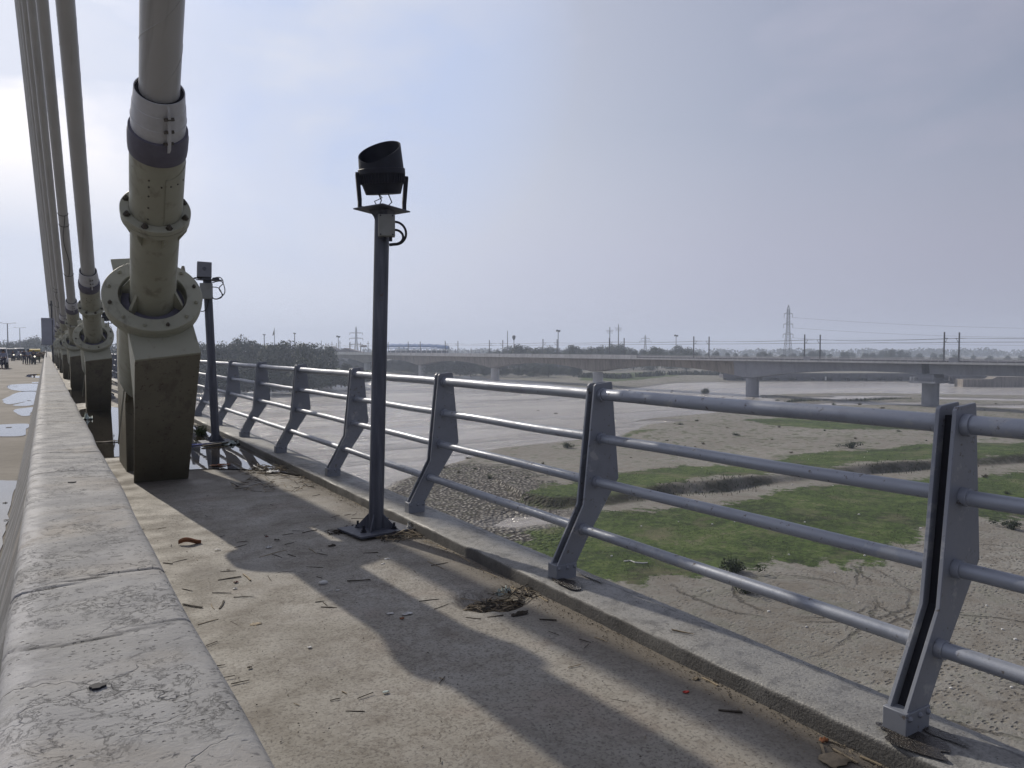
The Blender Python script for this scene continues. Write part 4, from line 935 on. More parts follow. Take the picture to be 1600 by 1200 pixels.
# ------------------------------------------------------------------ pylons, masts on the horizon
def lattice(px, F, ytop, label, arms, hw=3.4, thick=.16, zb=ZG+1):
    p = W(px, F, zb); H = zpx(ytop, F)-zb; root = thing('power_pylon', p, label, 'pylon', rz=-TH)
    m = MB()
    def w(z): t = z/H; return hw+(1.0-hw)*t/.6 if t < .6 else 1.0-.35*(t-.6)/.4
    zs = [0, .12*H, .22*H, .31*H, .39*H, .46*H, .53*H, .59*H, .65*H, .71*H, .77*H, .83*H, .88*H, .93*H]
    for sx in (-1, 1):
        for sy in (-1, 1):
            for a, b in zip(zs[:-1], zs[1:]): m.bar((sx*w(a), sy*w(a), a), (sx*w(b), sy*w(b), b), thick, thick)
            m.bar((sx*w(zs[-1]), sy*w(zs[-1]), zs[-1]), (0, 0, H), thick, thick)
    for a, b in zip(zs[:-1], zs[1:]):
        for s in (-1, 1):
            for q in (((-w(a), s*w(a), a), (w(b), s*w(b), b)), ((w(a), s*w(a), a), (-w(b), s*w(b), b)), ((s*w(a), -w(a), a), (s*w(b), w(b), b)), ((s*w(a), w(a), a), (s*w(b), -w(b), b))): m.bar(*q, thick*.6, thick*.6)
            m.bar((-w(b), s*w(b), b), (w(b), s*w(b), b), thick*.6, thick*.6)
    m.build('tower_frame', MT['mast'], root, smooth=False)
    for f, L in arms:
        z = f*H; m = MB()
        for s in (-1, 1):
            m.bar((0, -.4, z), (s*L, 0, z+.1), thick*1.6, thick*1.6); m.bar((0, .4, z), (s*L, 0, z+.1), thick, thick); m.bar((0, 0, z+1.4), (s*L, 0, z+.1), thick*.7, thick*.7)
            m.tube([(s*L, 0, z), (s*L, 0, z-2.6)], thick*.8, 6)
        m.build('cross_arm', MT['mast'], root, smooth=False)
    return p, H
lattice(1230.5, 530, 476.5, 'tall steel lattice power pylon with three cross arms behind the viaduct, right of centre', [(.86, 2.9), (.70, 3.2), (.545, 3.5)], 3.3, thick=.17)
lattice(557, 1000, 510, 'pale lattice pylon with wide arms, just left of the floodlight pole', [(.80, 8.5), (.64, 8.8), (.46, 8.8)], 3.2, .42)
lattice(1008, 1150, 523, 'faint small lattice pylon above the trees left of centre viaduct trees', [(.84, 6), (.72, 9)], 3.6, .38)
for (px, yt, lb) in ((952.5, 511, 'slim power pole with cross arms, left one of the tall pair above the trees'), (966, 507, 'slim power pole with cross arms, right one of the tall pair above the trees')):
    F = 700; p = W(px, F, ZG+1); H = zpx(yt, F)-ZG-1; root = thing('power_pole', p, lb, 'power pole', rz=-TH)
    m = MB(); m.tube([(0,0,0), (0,0,H)], [.7, .35], 8); m.build('pole', MT['mast'], root)
    for f, L in ((.76, 3.4), (.58, 2.6), (.68, 2.8)):
        z = H*(.62+f*.38); m = MB(); m.bar((-L, 0, z), (L, 0, z), .35, .3); m.build('cross_arm', MT['mast'], root, smooth=False)
def lightmast(px, F, yt, lb, flat=True):
    p = W(px, F, ZG+1); H = zpx(yt, F)-ZG-1; root = thing('light_mast', p, lb, 'light mast', rz=-TH)
    m = MB(); m.tube([(0,0,0), (0,0,H)], [.38, .22], 8); m.build('pole', MT['mast'], root)
    m = MB()
    if flat: k = .5 if F == 420 else 1.0; m.box((0, 0, H), (2.8*k, 1.2*k, .9*k)); m.box((-.7*k, 0, H+.5*k), (.9*k, .8*k, .5*k)); m.box((.8*k, 0, H-.45*k), (.9*k, .8*k, .5*k))
    else: m.lathe((0, 0, H-1.5), (0,0,1), [(0, .3), (.9, 1.0), (2.4, 1.25), (3.2, .9)], 10)
    m.build('lamp_head', MT['mast'], root, smooth=False)
lightmast(872, 480, 517, 'tall light mast with a flat lamp head above the viaduct, left of the power poles')
lightmast(1056, 560, 524.5, 'light mast with a flat lamp head right of the faint lattice pylon')
lightmast(803, 520, 528, 'mast with a thick bulb shaped head, left of centre', False)
lightmast(424-10.5, 420, 523, 'thin light mast left of the flagpole above the bank trees'); lightmast(461, 420, 521, 'thin light mast right of the flagpole above the bank trees')
lightmast(529, 560, 526, 'light mast with a small head left of the pale lattice pylon')
for (px, F, yt, lb) in ((793, 500, 517, 'bare thin pole left of the bulb headed mast'), (502.5, 600, 532, 'short bare pole above the end of the bank trees')):
    p = W(px, F, ZG+1); m = MB(); m.tube([p, Vector((p.x, p.y, zpx(yt, F)))], [.35, .2], 6); tag(m.build('thin_pole', MT['mast']), lb, 'pole')
p = W(429.5, 420, ZG+1); root = thing('flagpole', p, 'tall flagpole with a small limp dark flag above the bank trees', 'flagpole', rz=-TH); H = zpx(512.5, 420)-ZG-1
m = MB(); m.tube([(0,0,0), (0,0,H)], [.3, .14], 8); m.build('pole', MT['galv'], root)
m = MB(); m.prism([(-.1, 0, H-3.6), (-1.1, 0, H-4.4), (-.75, 0, H-2.6), (-.15, 0, H-1.0)], (0, .05, 0)); m.build('flag', MT['gable'], root, smooth=False)
# long power lines from the big pylon to the right
for k, (z0, y1) in enumerate(((.86, 506), (.70, 520), (.545, 531))):
    F0 = 530; H = zpx(476.5, F0)-ZG-1; A = W(1237, F0, ZG+1+H*z0-2.5); B = W(1720, 470, zpx(y1+8, 470)); pts = []
    for i in range(25):
        t = i/24; q = A.lerp(B, t); q.z -= 4*2.0*t*(1-t); pts.append(q)
    m = MB(); m.tube(pts, .055, 4, cap=False); tag(m.build('power_line', MT['mast']), '%s power line running right from the tall lattice pylon' % ('top', 'middle', 'lowest')[k], 'power line', 'power lines right of the tall pylon')
# short fence-like small masts by the station
sm = MB(); sm.box((0, 0, 4), (.28, .28, 8)); sm.box((0, 0, 6.6), (1.8, .2, .2))
for k, px in enumerate((514, 519, 531.5, 547.5, 575.5, 712, 732, 737, 743, 749, 755)):
    F = 620; yt = (536, 534, 532, 534, 533, 545, 546, 546, 547, 547, 546)[k]
    if k == 0: o = sm.build('signal_mast', MT['mast'], smooth=False); base = o
    else: o = base.copy(); COL.objects.link(o)
    z = zpx(yt, F)-8; o.location = W(px, F, z-4); o.scale = (1.3, 1.3, 1.5); o.rotation_euler.z = -TH
    tag(o, 'thin signal mast by the station roofs, %s from the left in its row' % (names[k]), 'signal mast', 'thin masts around the railway station')
# ------------------------------------------------------------------ station and gabled halls
def station():
    F = 620; root = thing('railway_station', W(652, F, ZG+1), 'long railway station with a curved blue sheet roof on columns, behind the viaduct', 'station', rz=-TH)
    x0, x1 = -26, 26; zb = zpx(551, F)-ZG-1; zt = zpx(537.5, F)-ZG-1; m = MB()
    pr = []
    n = 26
    for i in range(n+1):
        x = x0+(x1-x0)*i/n; dro = 1.6*max(0, (x-6)/20)**2; 
        for y, z in ((-6, zt-2.6-dro), (-3, zt-.9-dro), (0, zt-dro), (5, zt-.7-dro), (9, zt-2.4-dro)): pr.append((x, y, z+(.35 if i % 3 == 0 else 0)))
    for i in range(n):
        for j in range(4): m.f.append((i*5+j, i*5+j+1, (i+1)*5+j+1, (i+1)*5+j))
    m.v = pr; rf = m.build('roof', MT['blueroof'], root); rf.modifiers.new('solid', 'SOLIDIFY').thickness = .3
    m = MB(); m.box((0, -6.2, zt-3.6), (52, .25, .5)); m.build('fascia', MT['blueroof'], root, smooth=False)
    for i in range(13):
        m = MB(); m.box((x0+1+i*4.15, -5.6, (zt-4)/2), (.5, .5, zt-4)); m.build('column', MT['conc_pale'], root, smooth=False)
    m = MB(); m.box((0, 0, zb-2.5), (54, 12, 3.2)); m.build('platform', MT['conc_pale'], root, smooth=False)
    m = MB(); m.box((0, 7, zb+.4), (50, .3, 2.6)); m.build('rear_wall', MT['window'], root, smooth=False)
station()
for k, (px, w, yt, F, lb) in enumerate(((522, 15, 541, 590, 'grey gabled hall at the end of the bank trees'), (546, 24, 543.5, 590, 'wider grey gabled hall left of the floodlight pole'))):
    W_ = w/FPX*F; root = thing('gabled_hall', W(px, F, ZG+1), lb, 'hall', 'gabled halls behind the viaduct', rz=-TH); zt = zpx(yt, F)-ZG-1; ze = zpx(551, F)-ZG-1
    m = MB(); m.box((0, 6, ze/2), (W_*2*.8, 12, ze)); m.build('wall', MT['conc_pale'], root, smooth=False)
    m = MB(); m.prism([(-W_, -.6, ze), (-W_*.3, -.6, zt), (W_, -.6, ze-.3), (W_, -.6, ze-.6), (-W_*.3, -.6, zt-.5), (-W_, -.6, ze-.4)], (0, 13, 0)); m.build('roof', MT['gable'], root, smooth=False)
    m = MB(); m.prism([(-W_*.9, -.2, ze), (-W_*.3, -.2, zt-.4), (W_*.9, -.2, ze)], (0, .3, 0)); m.build('gable_wall', MT['gable'], root, smooth=False)
p = W(568.5, 560, ZG+1); root = thing('hoarding', p, 'small billboard on two legs between the pale lattice pylon and the floodlight pole', 'billboard', rz=-TH); zt = zpx(539.5, 560)-ZG-1
m = MB(); m.box((0, 0, zt-.7), (4.6, .3, 1.5)); m.build('panel', MT['gable'], root, smooth=False)
for s in (-2, .2): m = MB(); m.box((s, 0, zt/2-.6), (.3, .3, zt)); m.build('leg', MT['mast'], root, smooth=False)
# ------------------------------------------------------------------ old weir / low bridge and retaining block on the right
def weir():
    F = 372; root = thing('low_road_bridge', W(1330, F, ZG-1), 'low dark old bridge with square piers just above the water behind the viaduct', 'bridge', rz=-TH)
    zt = zpx(584, F)-ZG+1; m = MB(); m.box((0, 0, zt-1.0), (128, 7, 1.6)); m.build('deck', MT['conc_dark'], root, smooth=False)
    m = MB(); m.box((0, -3.3, zt+.1), (128, .3, .6)); m.build('parapet', MT['conc_dark'], root, smooth=False)
    for i in range(15): m = MB(); m.box((-60+i*8.6, 0, (zt-1.8)/2), (4.3, 6, zt-1.8)); m.build('pier', MT['conc_dark'], root, smooth=False)
    for x in (-14, 27.5, 28.9, 43): m = MB(); m.box((x*1.0, -3.7, zt-2.2), (.7, .3, 1.9)); m.build('white_marker', MT['paper'], root, smooth=False)
    m = MB(); m.box((0, 1.5, (zt-2)/2), (124, .6, zt-2)); m.build('gate_wall', MT['conc_dark'], root, smooth=False)
weir()
F = 312; root = thing('retaining_wall', W(1600, F, ZG-1), 'low concrete retaining block with a sloped top at the right edge of the river', 'retaining wall', rz=-TH)
zt = zpx(592.5, F)-ZG+1; m = MB(); m.prism([(-25, 0, 0), (-25, 0, zt), (-13, 0, zt), (-11, 0, zt+1), (60, 0, zt+1), (60, 0, 0)], (0, 6, 0)); m.build('wall', MT['conc_brown'], root, smooth=False)
m = MB(); m.box((8, 6.6, zt-.6), (70, 1, 3.4)); m.build('rear_wall', MT['conc_dark'], root, smooth=False)
# ------------------------------------------------------------------ trees
def leaf_cloud(rg, blobs, n, s0, s1, flat=.75):
    P = []; 
    w = np.array([b[3]**2 for b in blobs]); w = w/w.sum(); idx = rg.choice(len(blobs), n, p=w)
    B = np.array([b[:3] for b in blobs])[idx]; Rr = np.array([b[3] for b in blobs])[idx]
    d = rg.normal(size=(n, 3)); d /= np.linalg.norm(d, axis=1)[:, None]; rad = Rr*(.55+.5*rg.random(n)**.6)
    c = B+d*rad[:, None]*np.array([1, 1, flat]); s = rg.uniform(s0, s1, n)
    nrm = d+rg.normal(size=(n, 3))*.6; nrm /= np.linalg.norm(nrm, axis=1)[:, None]
    t = np.cross(nrm, rg.normal(size=(n, 3))); t /= np.linalg.norm(t, axis=1)[:, None]; b = np.cross(nrm, t)
    k = (rg.uniform(.5, 1, n))[:, None]
    q = np.stack([c-t*s[:, None], c-b*s[:, None]*k, c+t*s[:, None], c+b*s[:, None]*k], 1).reshape(-1, 3)
    return q
def fast_mesh(name, q, mat):
    n = len(q)//4; me = bpy.data.meshes.new(name); me.vertices.add(len(q)); me.vertices.foreach_set('co', q.astype(np.float32).ravel())
    me.loops.add(len(q)); me.loops.foreach_set('vertex_index', np.arange(len(q), dtype=np.int32)); me.polygons.add(n); me.polygons.foreach_set('loop_start', (np.arange(n)*4).astype(np.int32))
    me.update(calc_edges=True); me.materials.append(mat); return me
def tree_proto(seed, h, w, mat, dense=2600):
    rg = np.random.default_rng(seed); blobs = []
    for i in range(rg.integers(15, 21)):
        a = rg.uniform(0, 6.28); r = rg.uniform(0, .62)*w/2; z = h*rg.uniform(.14, .80)*(1-.10*(r/(w/2))); blobs.append((r*math.cos(a), r*math.sin(a), z, w*rg.uniform(.13, .24)))
    blobs.append((0, 0, h*.60, w*.27)); blobs.append((w*.06, 0, h*.84, w*.16))
    crown = fast_mesh('crown', leaf_cloud(rg, blobs, int(dense*2.0), .11, .34), mat)
    m = MB(); m.tube([(0,0,-.5), (.1, 0, h*.2), (.0, .1, h*.42), (0, 0, h*.7)], [h*.028, h*.020, h*.014, h*.004], 8)
    for i in range(5):
        b = blobs[i]; m.tube([(0, 0, h*.25+i*.3), (b[0]*.5, b[1]*.5, (h*.3+b[2])/2), b[:3]], [h*.012, h*.008, h*.003], 6)
    tm = m.build('trunk', MT['bark']); tme = tm.data; bpy.data.objects.remove(tm); return crown, tme, h
protos = [tree_proto(s, 12, w, MT[k], d) for s, w, k, d in ((1, 13, 'leafA', 3000), (2, 11, 'leafB', 2600), (3, 14, 'leafA', 3000), (4, 9, 'leafA', 2200), (5, 12, 'leafB', 2600), (6, 15, 'leafA', 3200))]
TG = 'trees along the far banks'
def tree(px, F, ytop, pk, label, zb=None, grp=TG, wsc=1.0):
    if zb is None: zb = ZG+1.0
    cr, tr, h = protos[pk % len(protos)]; H = zpx(ytop, F)-zb; s = H/(h*.98)
    root = thing('tree', W(px, F, zb), label, 'tree', grp, rz=random.uniform(0, 6.28)); k = wsc*s; root.scale = (k, k, s)
    for nm, me in (('crown', cr), ('trunk', tr)):
        o = bpy.data.objects.new(nm, me); COL.objects.link(o); o.parent = root
rt_ = random.Random(11)
LB = 'dense green tree on the far river bank left of the floodlight pole'
for px, F, yt in ((325, 300, 536), (338, 285, 535), (352, 300, 533), (368, 310, 527), (384, 300, 524), (398, 310, 527), (412, 295, 535), (428, 290, 534), (442, 300, 531), (456, 305, 531), (470, 290, 535), (484, 300, 535),
                  (498, 315, 536), (512, 330, 541), (334, 262, 556), (356, 260, 558), (378, 262, 555), (400, 258, 560), (424, 262, 556), (448, 264, 558), (472, 270, 554), (496, 276, 556), (518, 285, 562), (538, 300, 566), (556, 330, 570),
                  (310, 300, 533), (296, 305, 532), (280, 310, 534)):
    tree(px+rt_.uniform(-3, 3), F, yt+rt_.uniform(-1, 1), rt_.randrange(6), LB, grp='bank trees left of the floodlight pole', wsc=.85)
for i in range(96):
    px = 536+i*3.9+rt_.uniform(-4, 4); u_ = (px-800)/FPX; nv = (113-193*u_)/(25+36*u_); F = max(392, 193+36*nv+14)+rt_.uniform(0, 45); yt = (562 if px < 740 else 571)+rt_.uniform(-4, 5)
    tree(px, F, yt, rt_.randrange(6), 'dark green tree seen under the railway viaduct', grp='trees under the railway viaduct', wsc=1.35)
for px, yt in ((764, 549), (776, 548), (790, 545), (800, 541), (812, 537), (824, 541), (836, 544), (848, 542), (858, 541), (870, 545), (884, 547), (892, 539), (902, 541), (912, 544), (924, 541), (936, 543), (944, 540), (956, 536), (966, 537), (978, 543), (990, 545), (1004, 544), (1020, 541), (1034, 544), (1048, 548), (1062, 540), (1072, 543), (1084, 549)):
    tree(px, 500+rt_.uniform(-30, 70), yt-1+rt_.uniform(-.5, .5), rt_.randrange(6), 'blue green tree on the horizon above the middle of the viaduct', grp='horizon trees above the middle of the viaduct', wsc=1.0)
for px, yt in ((1104, 552), (1118, 549), (1136, 550), (1150, 551), (1166, 553), (1186, 550), (1194, 549), (1202, 552), (1222, 553), (1240, 552), (1254, 550.5), (1270, 548), (1282, 547), (1296, 552), (1316, 549), (1322, 548.5), (1332, 551), (1352, 551.5), (1362, 551), (1378, 547), (1392, 545), (1406, 546), (1418, 550), (1436, 552.5), (1458, 551.5), (1472, 553), (1494, 554), (1520, 555.5), (1545, 556), (1575, 556.5), (1595, 556), (1625, 556), (1660, 555)):
    tree(px, 620+rt_.uniform(-60, 90), yt-1+rt_.uniform(-.4, .4), rt_.randrange(6), 'small hazy tree on the horizon right of the middle of the viaduct', grp='horizon trees at the right of the viaduct', wsc=.95)
for px, yt in ((-20, 531), (-4, 533), (4, 531), (14, 532), (22, 533), (30, 530), (38, 531), (46, 527), (54, 526), (62, 524), (70, 527), (84, 527), (100, 528), (116, 527), (134, 529), (150, 530), (170, 530), (190, 530), (215, 531), (240, 531), (262, 532)):
    tree(px, 440+rt_.uniform(-20, 50), yt, rt_.randrange(6), 'hazy tree beyond the far end of the road', grp='trees beyond the end of the road', wsc=.85)
for i in range(34):
    px = 300+i*8+rt_.uniform(-4, 4); tree(px, rt_.uniform(256, 268)+max(0, px-460)*.45, rt_.uniform(574, 586), rt_.randrange(6), 'low bushy tree at the foot of the far bank trees', grp='low trees at the foot of the far bank wood', wsc=1.9)
for i in range(16):
    tree(60+i*16+rt_.uniform(-5, 5), 300+rt_.uniform(-20, 30), rt_.uniform(538, 550), rt_.randrange(6), 'tree on the river bank behind the cable anchorages', grp='bank trees behind the anchorages', wsc=.9)
# far woodland that reads as one mass
def far_wood():
    rg = np.random.default_rng(9); blobs = []
    for i in range(900):
        px = rg.uniform(-500, 2300); F = rg.uniform(1250, 1500); p = W(px, F, ZG+rg.uniform(4, 11)); blobs.append((p.x, p.y, p.z, rg.uniform(8, 16)))
    q = leaf_cloud(rg, blobs, 36000, 1.2, 3.0, .5); o = bpy.data.objects.new('far_wood', fast_mesh('far_wood', q, MT['leafA'])); COL.objects.link(o)
    tag(o, 'faint continuous belt of woodland along the horizon', 'woodland', kind='stuff')
far_wood()
# bank undergrowth and turf blades
def blades(name, pts, n, h0, h1, mat, seed, label, cat):
    rg = np.random.default_rng(seed); P = np.array(pts); k = len(P); a = rg.uniform(0, 6.28, k); h = rg.uniform(h0, h1, k); w = h*rg.uniform(.10, .22, k)
    dx = np.cos(a)*w; dy = np.sin(a)*w; ln = rg.normal(size=(k, 2))*h[:, None]*.35
    q = np.zeros((k, 4, 3)); q[:, 0] = P+np.stack([dx, dy, 0*dx-.05], 1); q[:, 1] = P-np.stack([dx, dy, 0*dx+.05], 1)
    q[:, 2] = P+np.stack([ln[:, 0]-dx*.3, ln[:, 1]-dy*.3, h], 1); q[:, 3] = P+np.stack([ln[:, 0]+dx*.3, ln[:, 1]+dy*.3, h], 1)
    o = bpy.data.objects.new(name, fast_mesh(name, q.reshape(-1, 3), mat)); COL.objects.link(o); tag(o, label, cat, kind='stuff'); return o
dg = bpy.context.evaluated_depsgraph_get(); gobj = bpy.data.objects['ground']
from mathutils.bvhtree import BVHTree
_me = gobj.data; _v = np.zeros(len(_me.vertices)*3, np.float32); _me.vertices.foreach_get('co', _v); _v = _v.reshape(-1, 3)
bvh = BVHTree.FromObject(gobj, dg)
def gz(x, y):
    h = bvh.ray_cast(Vector((x, y, 20)), Vector((0, 0, -1))); return h[0].z if h[0] is not None else ZG
def scatter(poly, n, seed, inset=.0):
    rg = np.random.default_rng(seed); A = np.array(poly); lo, hi = A.min(0), A.max(0); hi = np.minimum(hi, [170, 260]); out = []
    while len(out) < n:
        C = rg.uniform(lo, hi, (n*2, 2)); d = poly_sd(C, poly); e = np.abs(np.sin(C[:, 0]*.9)+np.sin(C[:, 1]*1.3+C[:, 0]*.4))*.8
        out += [c for c, dd, ee in zip(C, d, e) if dd > inset+ee]
    return [(c[0], c[1], gz(*c)) for c in out[:n]]
def clus(P, seed): return [p for p in P if math.sin(p[0]*.55+seed)+math.sin(p[1]*.8-p[0]*.35)+.8*math.sin(p[0]*1.9+p[1]*1.3) > .55]
blades('grass', scatter(g1, 6000, 1)+scatter(g2, 3000, 2)+clus(scatter(g1, 30000, 5), 1)+clus(scatter(g2, 14000, 6), 2), 0, .03, .13, MT['weed'], 3, 'low green turf on the river bed below the railing', 'grass')
def bush_proto(seed, mat):
    rg = np.random.default_rng(seed); blobs = [(rg.normal()*.35, rg.normal()*.35, rg.uniform(.2, .55), rg.uniform(.2, .42)) for _ in range(7)]
    q = leaf_cloud(rg, blobs, 520, .03, .085, .8); k = 70; a = rg.uniform(0, 6.28, k); r = rg.uniform(.1, .7, k); P = np.stack([r*np.cos(a)*.4, r*np.sin(a)*.4, 0*a], 1); T = np.stack([r*np.cos(a), r*np.sin(a), rg.uniform(.4, 1.0, k)], 1)
    w = np.stack([-np.sin(a), np.cos(a), 0*a], 1)*.018; s = np.stack([P-w, P+w, T+w*.3, T-w*.3], 1).reshape(-1, 3); return fast_mesh('shrub', np.concatenate([q, s]), mat)
def tuft_proto(seed, mat):
    rg = np.random.default_rng(seed); k = 90; a = rg.uniform(0, 6.28, k); r = rg.uniform(.05, .6, k); P = np.stack([r*np.cos(a)*.5, r*np.sin(a)*.5, 0*a], 1); T = P+np.stack([rg.normal(size=k)*.22, rg.normal(size=k)*.22, rg.uniform(.35, 1.0, k)], 1)
    w = np.stack([-np.sin(a), np.cos(a), 0*a], 1)*.03; return fast_mesh('tuft', np.stack([P-w, P+w, T+w*.3, T-w*.3], 1).reshape(-1, 3), mat)
bp = [bush_proto(1, MT['weed']), bush_proto(2, MT['weed']), bush_proto(3, MT['leafB'])]; tp = [tuft_proto(4, MT['drytuft']), tuft_proto(5, MT['weed'])]
big = [(1147, 893, 1.5, 'green shrub with spreading stems at the near edge of the lower turf'), (1330, 703, 1.6, 'green bush on the sand behind the upper turf'), (1582, 828, 1.3, 'leafy shrub at the right edge of the turf beside the nearest post'),
       (887, 700, 1.4, 'round green tussock on the sand behind the turf, left of the second post'), (1165, 925, 1.0, 'small shrub just below the spreading shrub on the sand'), (1102, 613, 3.2, 'dark drowned bush standing in the shallow river')]
for px, y, s, lb in big:
    p = onz(px, y, ZG); o = bpy.data.objects.new('shrub', bp[rt_.randrange(3)]); COL.objects.link(o); o.location = (p.x, p.y, gz(p.x, p.y) if px != 1102 else ZW-.2); o.scale = (s, s, s*.8); o.rotation_euler.z = rt_.uniform(0, 6); tag(o, lb, 'shrub')
tuf = [(1060, 662), (1092, 658), (1138, 668), (1176, 670), (1220, 668), (1290, 675), (1335, 690), (1262, 698), (1205, 690), (1150, 682), (1238, 712), (1300, 700), (1085, 700), (1070, 697), (1102, 694), (1010, 712), (985, 718), (960, 728), (1040, 690),
       (708, 727), (730, 716), (744, 735), (715, 739), (775, 740), (790, 727), (765, 749), (800, 744), (826, 735), (845, 728), (820, 752), (860, 742), (784, 756), (690, 733), (742, 758), (960, 668), (978, 671), (1408, 676), (1450, 692), (1480, 700), (1560, 700), (1540, 745), (1570, 770), (1180, 735), (1290, 745), (1500, 642), (1540, 640), (1380, 640), (1250, 640), (1230, 622), (1300, 632), (1340, 633), (1420, 634), (1560, 632), (1200, 624), (1212, 625)]
for k, (px, y) in enumerate(tuf):
    if k % 4 == 3: continue
    p = onz(px+rt_.uniform(-4, 4), y+rt_.uniform(-2, 2), ZG); D = math.hypot(p.x, p.y); o = bpy.data.objects.new('tuft', tp[k % 2] if k % 9 else bp[k % 3]); COL.objects.link(o); s = rt_.uniform(.35, .95)**1.4*(1+max(0, D-90)/150)*.9
    o.location = (p.x, p.y, gz(p.x, p.y)-.03); o.scale = (s*rt_.uniform(1.0, 1.9), s*1.1, s*rt_.uniform(.35, .75)); o.rotation_euler.z = rt_.uniform(0, 6)
    tag(o, 'small scrubby tuft on the sandy river bed beyond the railing', 'tuft', 'scrubby tufts on the river bed')
def scrub_band(name, pl, n, seed, h0, h1, lb):
    rg = np.random.default_rng(seed); P = []
    for _ in range(n):
        i = rg.integers(len(pl)-1); a, b = np.array(pl[i]), np.array(pl[i+1]); c = a+(b-a)*rg.random()+rg.normal(size=2)*1.1
        if math.sin(c[0]*.21+1)+.7*math.sin(c[0]*.53+c[1]*.3) < -.35: continue
        P.append((c[0], c[1], gz(*c)))
    blades(name, P, 0, h0, h1, MT['leafB'], seed+1, lb, 'undergrowth')
scrub_band('bank_weeds', bank_line[1:], 2200, 21, .08, .30, 'dark weeds along the eroded bank step between the two turf patches')
scrub_band('island_weeds', [tuple(onz(x, y, ZG)[:2]) for x, y in ((1210, 627), (1260, 626), (1330, 626), (1400, 624), (1600, 632))], 2600, 31, .2, .7, 'dark low weeds on the flat sand islands under the viaduct')
scrub_band('shore_weeds', [tuple(onz(x, y, ZG)[:2]) for x, y in ((905, 592), (960, 594), (1050, 589), (1200, 590))], 2600, 41, .8, 2.6, 'greenish reeds on the far shore below the viaduct')
scrub_band('left_shore_weeds', [tuple(onz(x, y, ZG)[:2]) for x, y in ((300, 603), (417, 602), (477, 598), (544, 589))], 3600, 51, .5, 1.6, 'low greenery on the far shore behind the railing at left')
# ------------------------------------------------------------------ puddles
def puddle(name, pts, z, seed, par=None, mat='puddle'):
    rg = random.Random(seed); n = len(pts); out = []
    P = [Vector((x, y, z)) for x, y in pts]
    for i in range(n):
        p0, p1, p2, p3 = P[i-1], P[i], P[(i+1) % n], P[(i+2) % n]
        for k in range(5):
            t = k/5; q = .5*((2*p1)+(p2-p0)*t+(2*p0-5*p1+4*p2-p3)*t*t+(3*p1-p0-3*p2+p3)*t**3); L = (p2-p1).length
            out.append(q+Vector((rg.uniform(-1, 1), rg.uniform(-1, 1), 0))*L*(.012 if L > .5 else .03))
    m = MB(); m.add(out, [tuple(range(len(out)))]); o = m.build(name, MT[mat], smooth=False); tag(o, kind='structure')
    tm = o.modifiers.new('tri', 'TRIANGULATE'); return o
puddle('puddle', [(1.30, 9.6), (1.62, 9.3), (1.95, 9.05), (2.2, 8.75), (2.34, 8.35), (2.381, 8.6), (2.381, 10), (2.381, 12), (2.381, 14.5), (2.0, 15.5), (1.6, 14.6), (1.35, 13.2), (1.32, 11.4)], .012, 1)
puddle('puddle', [(.30, 11.6), (.55, 11.1), (.80, 11.0), (1.15, 11.15), (1.25, 12), (1.28, 14), (1.5, 17), (1.62, 19), (1.3, 20.5), (.75, 20.2), (.42, 18.6), (.30, 17.5), (.285, 14)], .012, 2)
puddle('puddle', [(.30, 23), (.9, 22.6), (1.6, 24), (1.7, 28), (1.0, 30), (.35, 29)], .012, 3)
ZR = ROADZ+.006
for k, pl in enumerate(([(-40, 760), (20, 752), (26, 757), (18, 790), (8, 830), (-8, 880), (-60, 860)], [(-60, 668), (0, 664), (44, 663), (41, 672), (37, 681), (0, 682.5), (-60, 680)], [(4, 627), (16, 618), (34, 612.5), (62, 613), (58, 622), (52, 633), (20, 634), (40, 628), (14, 632)],
                        [(10, 606), (20, 601), (62, 600), (63, 606), (60, 610.5), (30, 611)], [(22, 641), (38, 638), (52, 637), (49, 644), (45, 650), (30, 649)], [(40, 588), (47, 585), (66, 585), (65, 590), (52, 590)], [(50, 597.5), (63, 597), (63, 598.5), (52, 598.8)])):
    q = [onz(x, y, ROADZ) for x, y in pl]; cq = sum(q, Vector())/len(q)
    puddle('puddle', [(p.x, p.y) for p in q], ZR+.004, 20+k); puddle('wet_patch', [(cq.x+(p.x-cq.x)*1.06-.03, cq.y+(p.y-cq.y)*1.10) for p in q], ROADZ+.004, 40+k, mat='wet')
# wet mud sockets at the two nearest rail posts
for (px, py, sx, sy, sd_) in ((1428, 1158, .085, .13, 1), (888, 912, .06, .15, 2), (1466, 1146, .03, .10, 3), (925, 903, .025, .12, 4)):
    c = onz(px, py, .085); rgm = random.Random(sd_); puddle('wet_mud', [(c.x+sx*math.cos(a)*rgm.uniform(.7, 1.1), c.y+sy*math.sin(a)*rgm.uniform(.65, 1.2)) for a in np.linspace(0, 6.28, 13)[:-1]], .0895, 60+sd_, mat='mud')
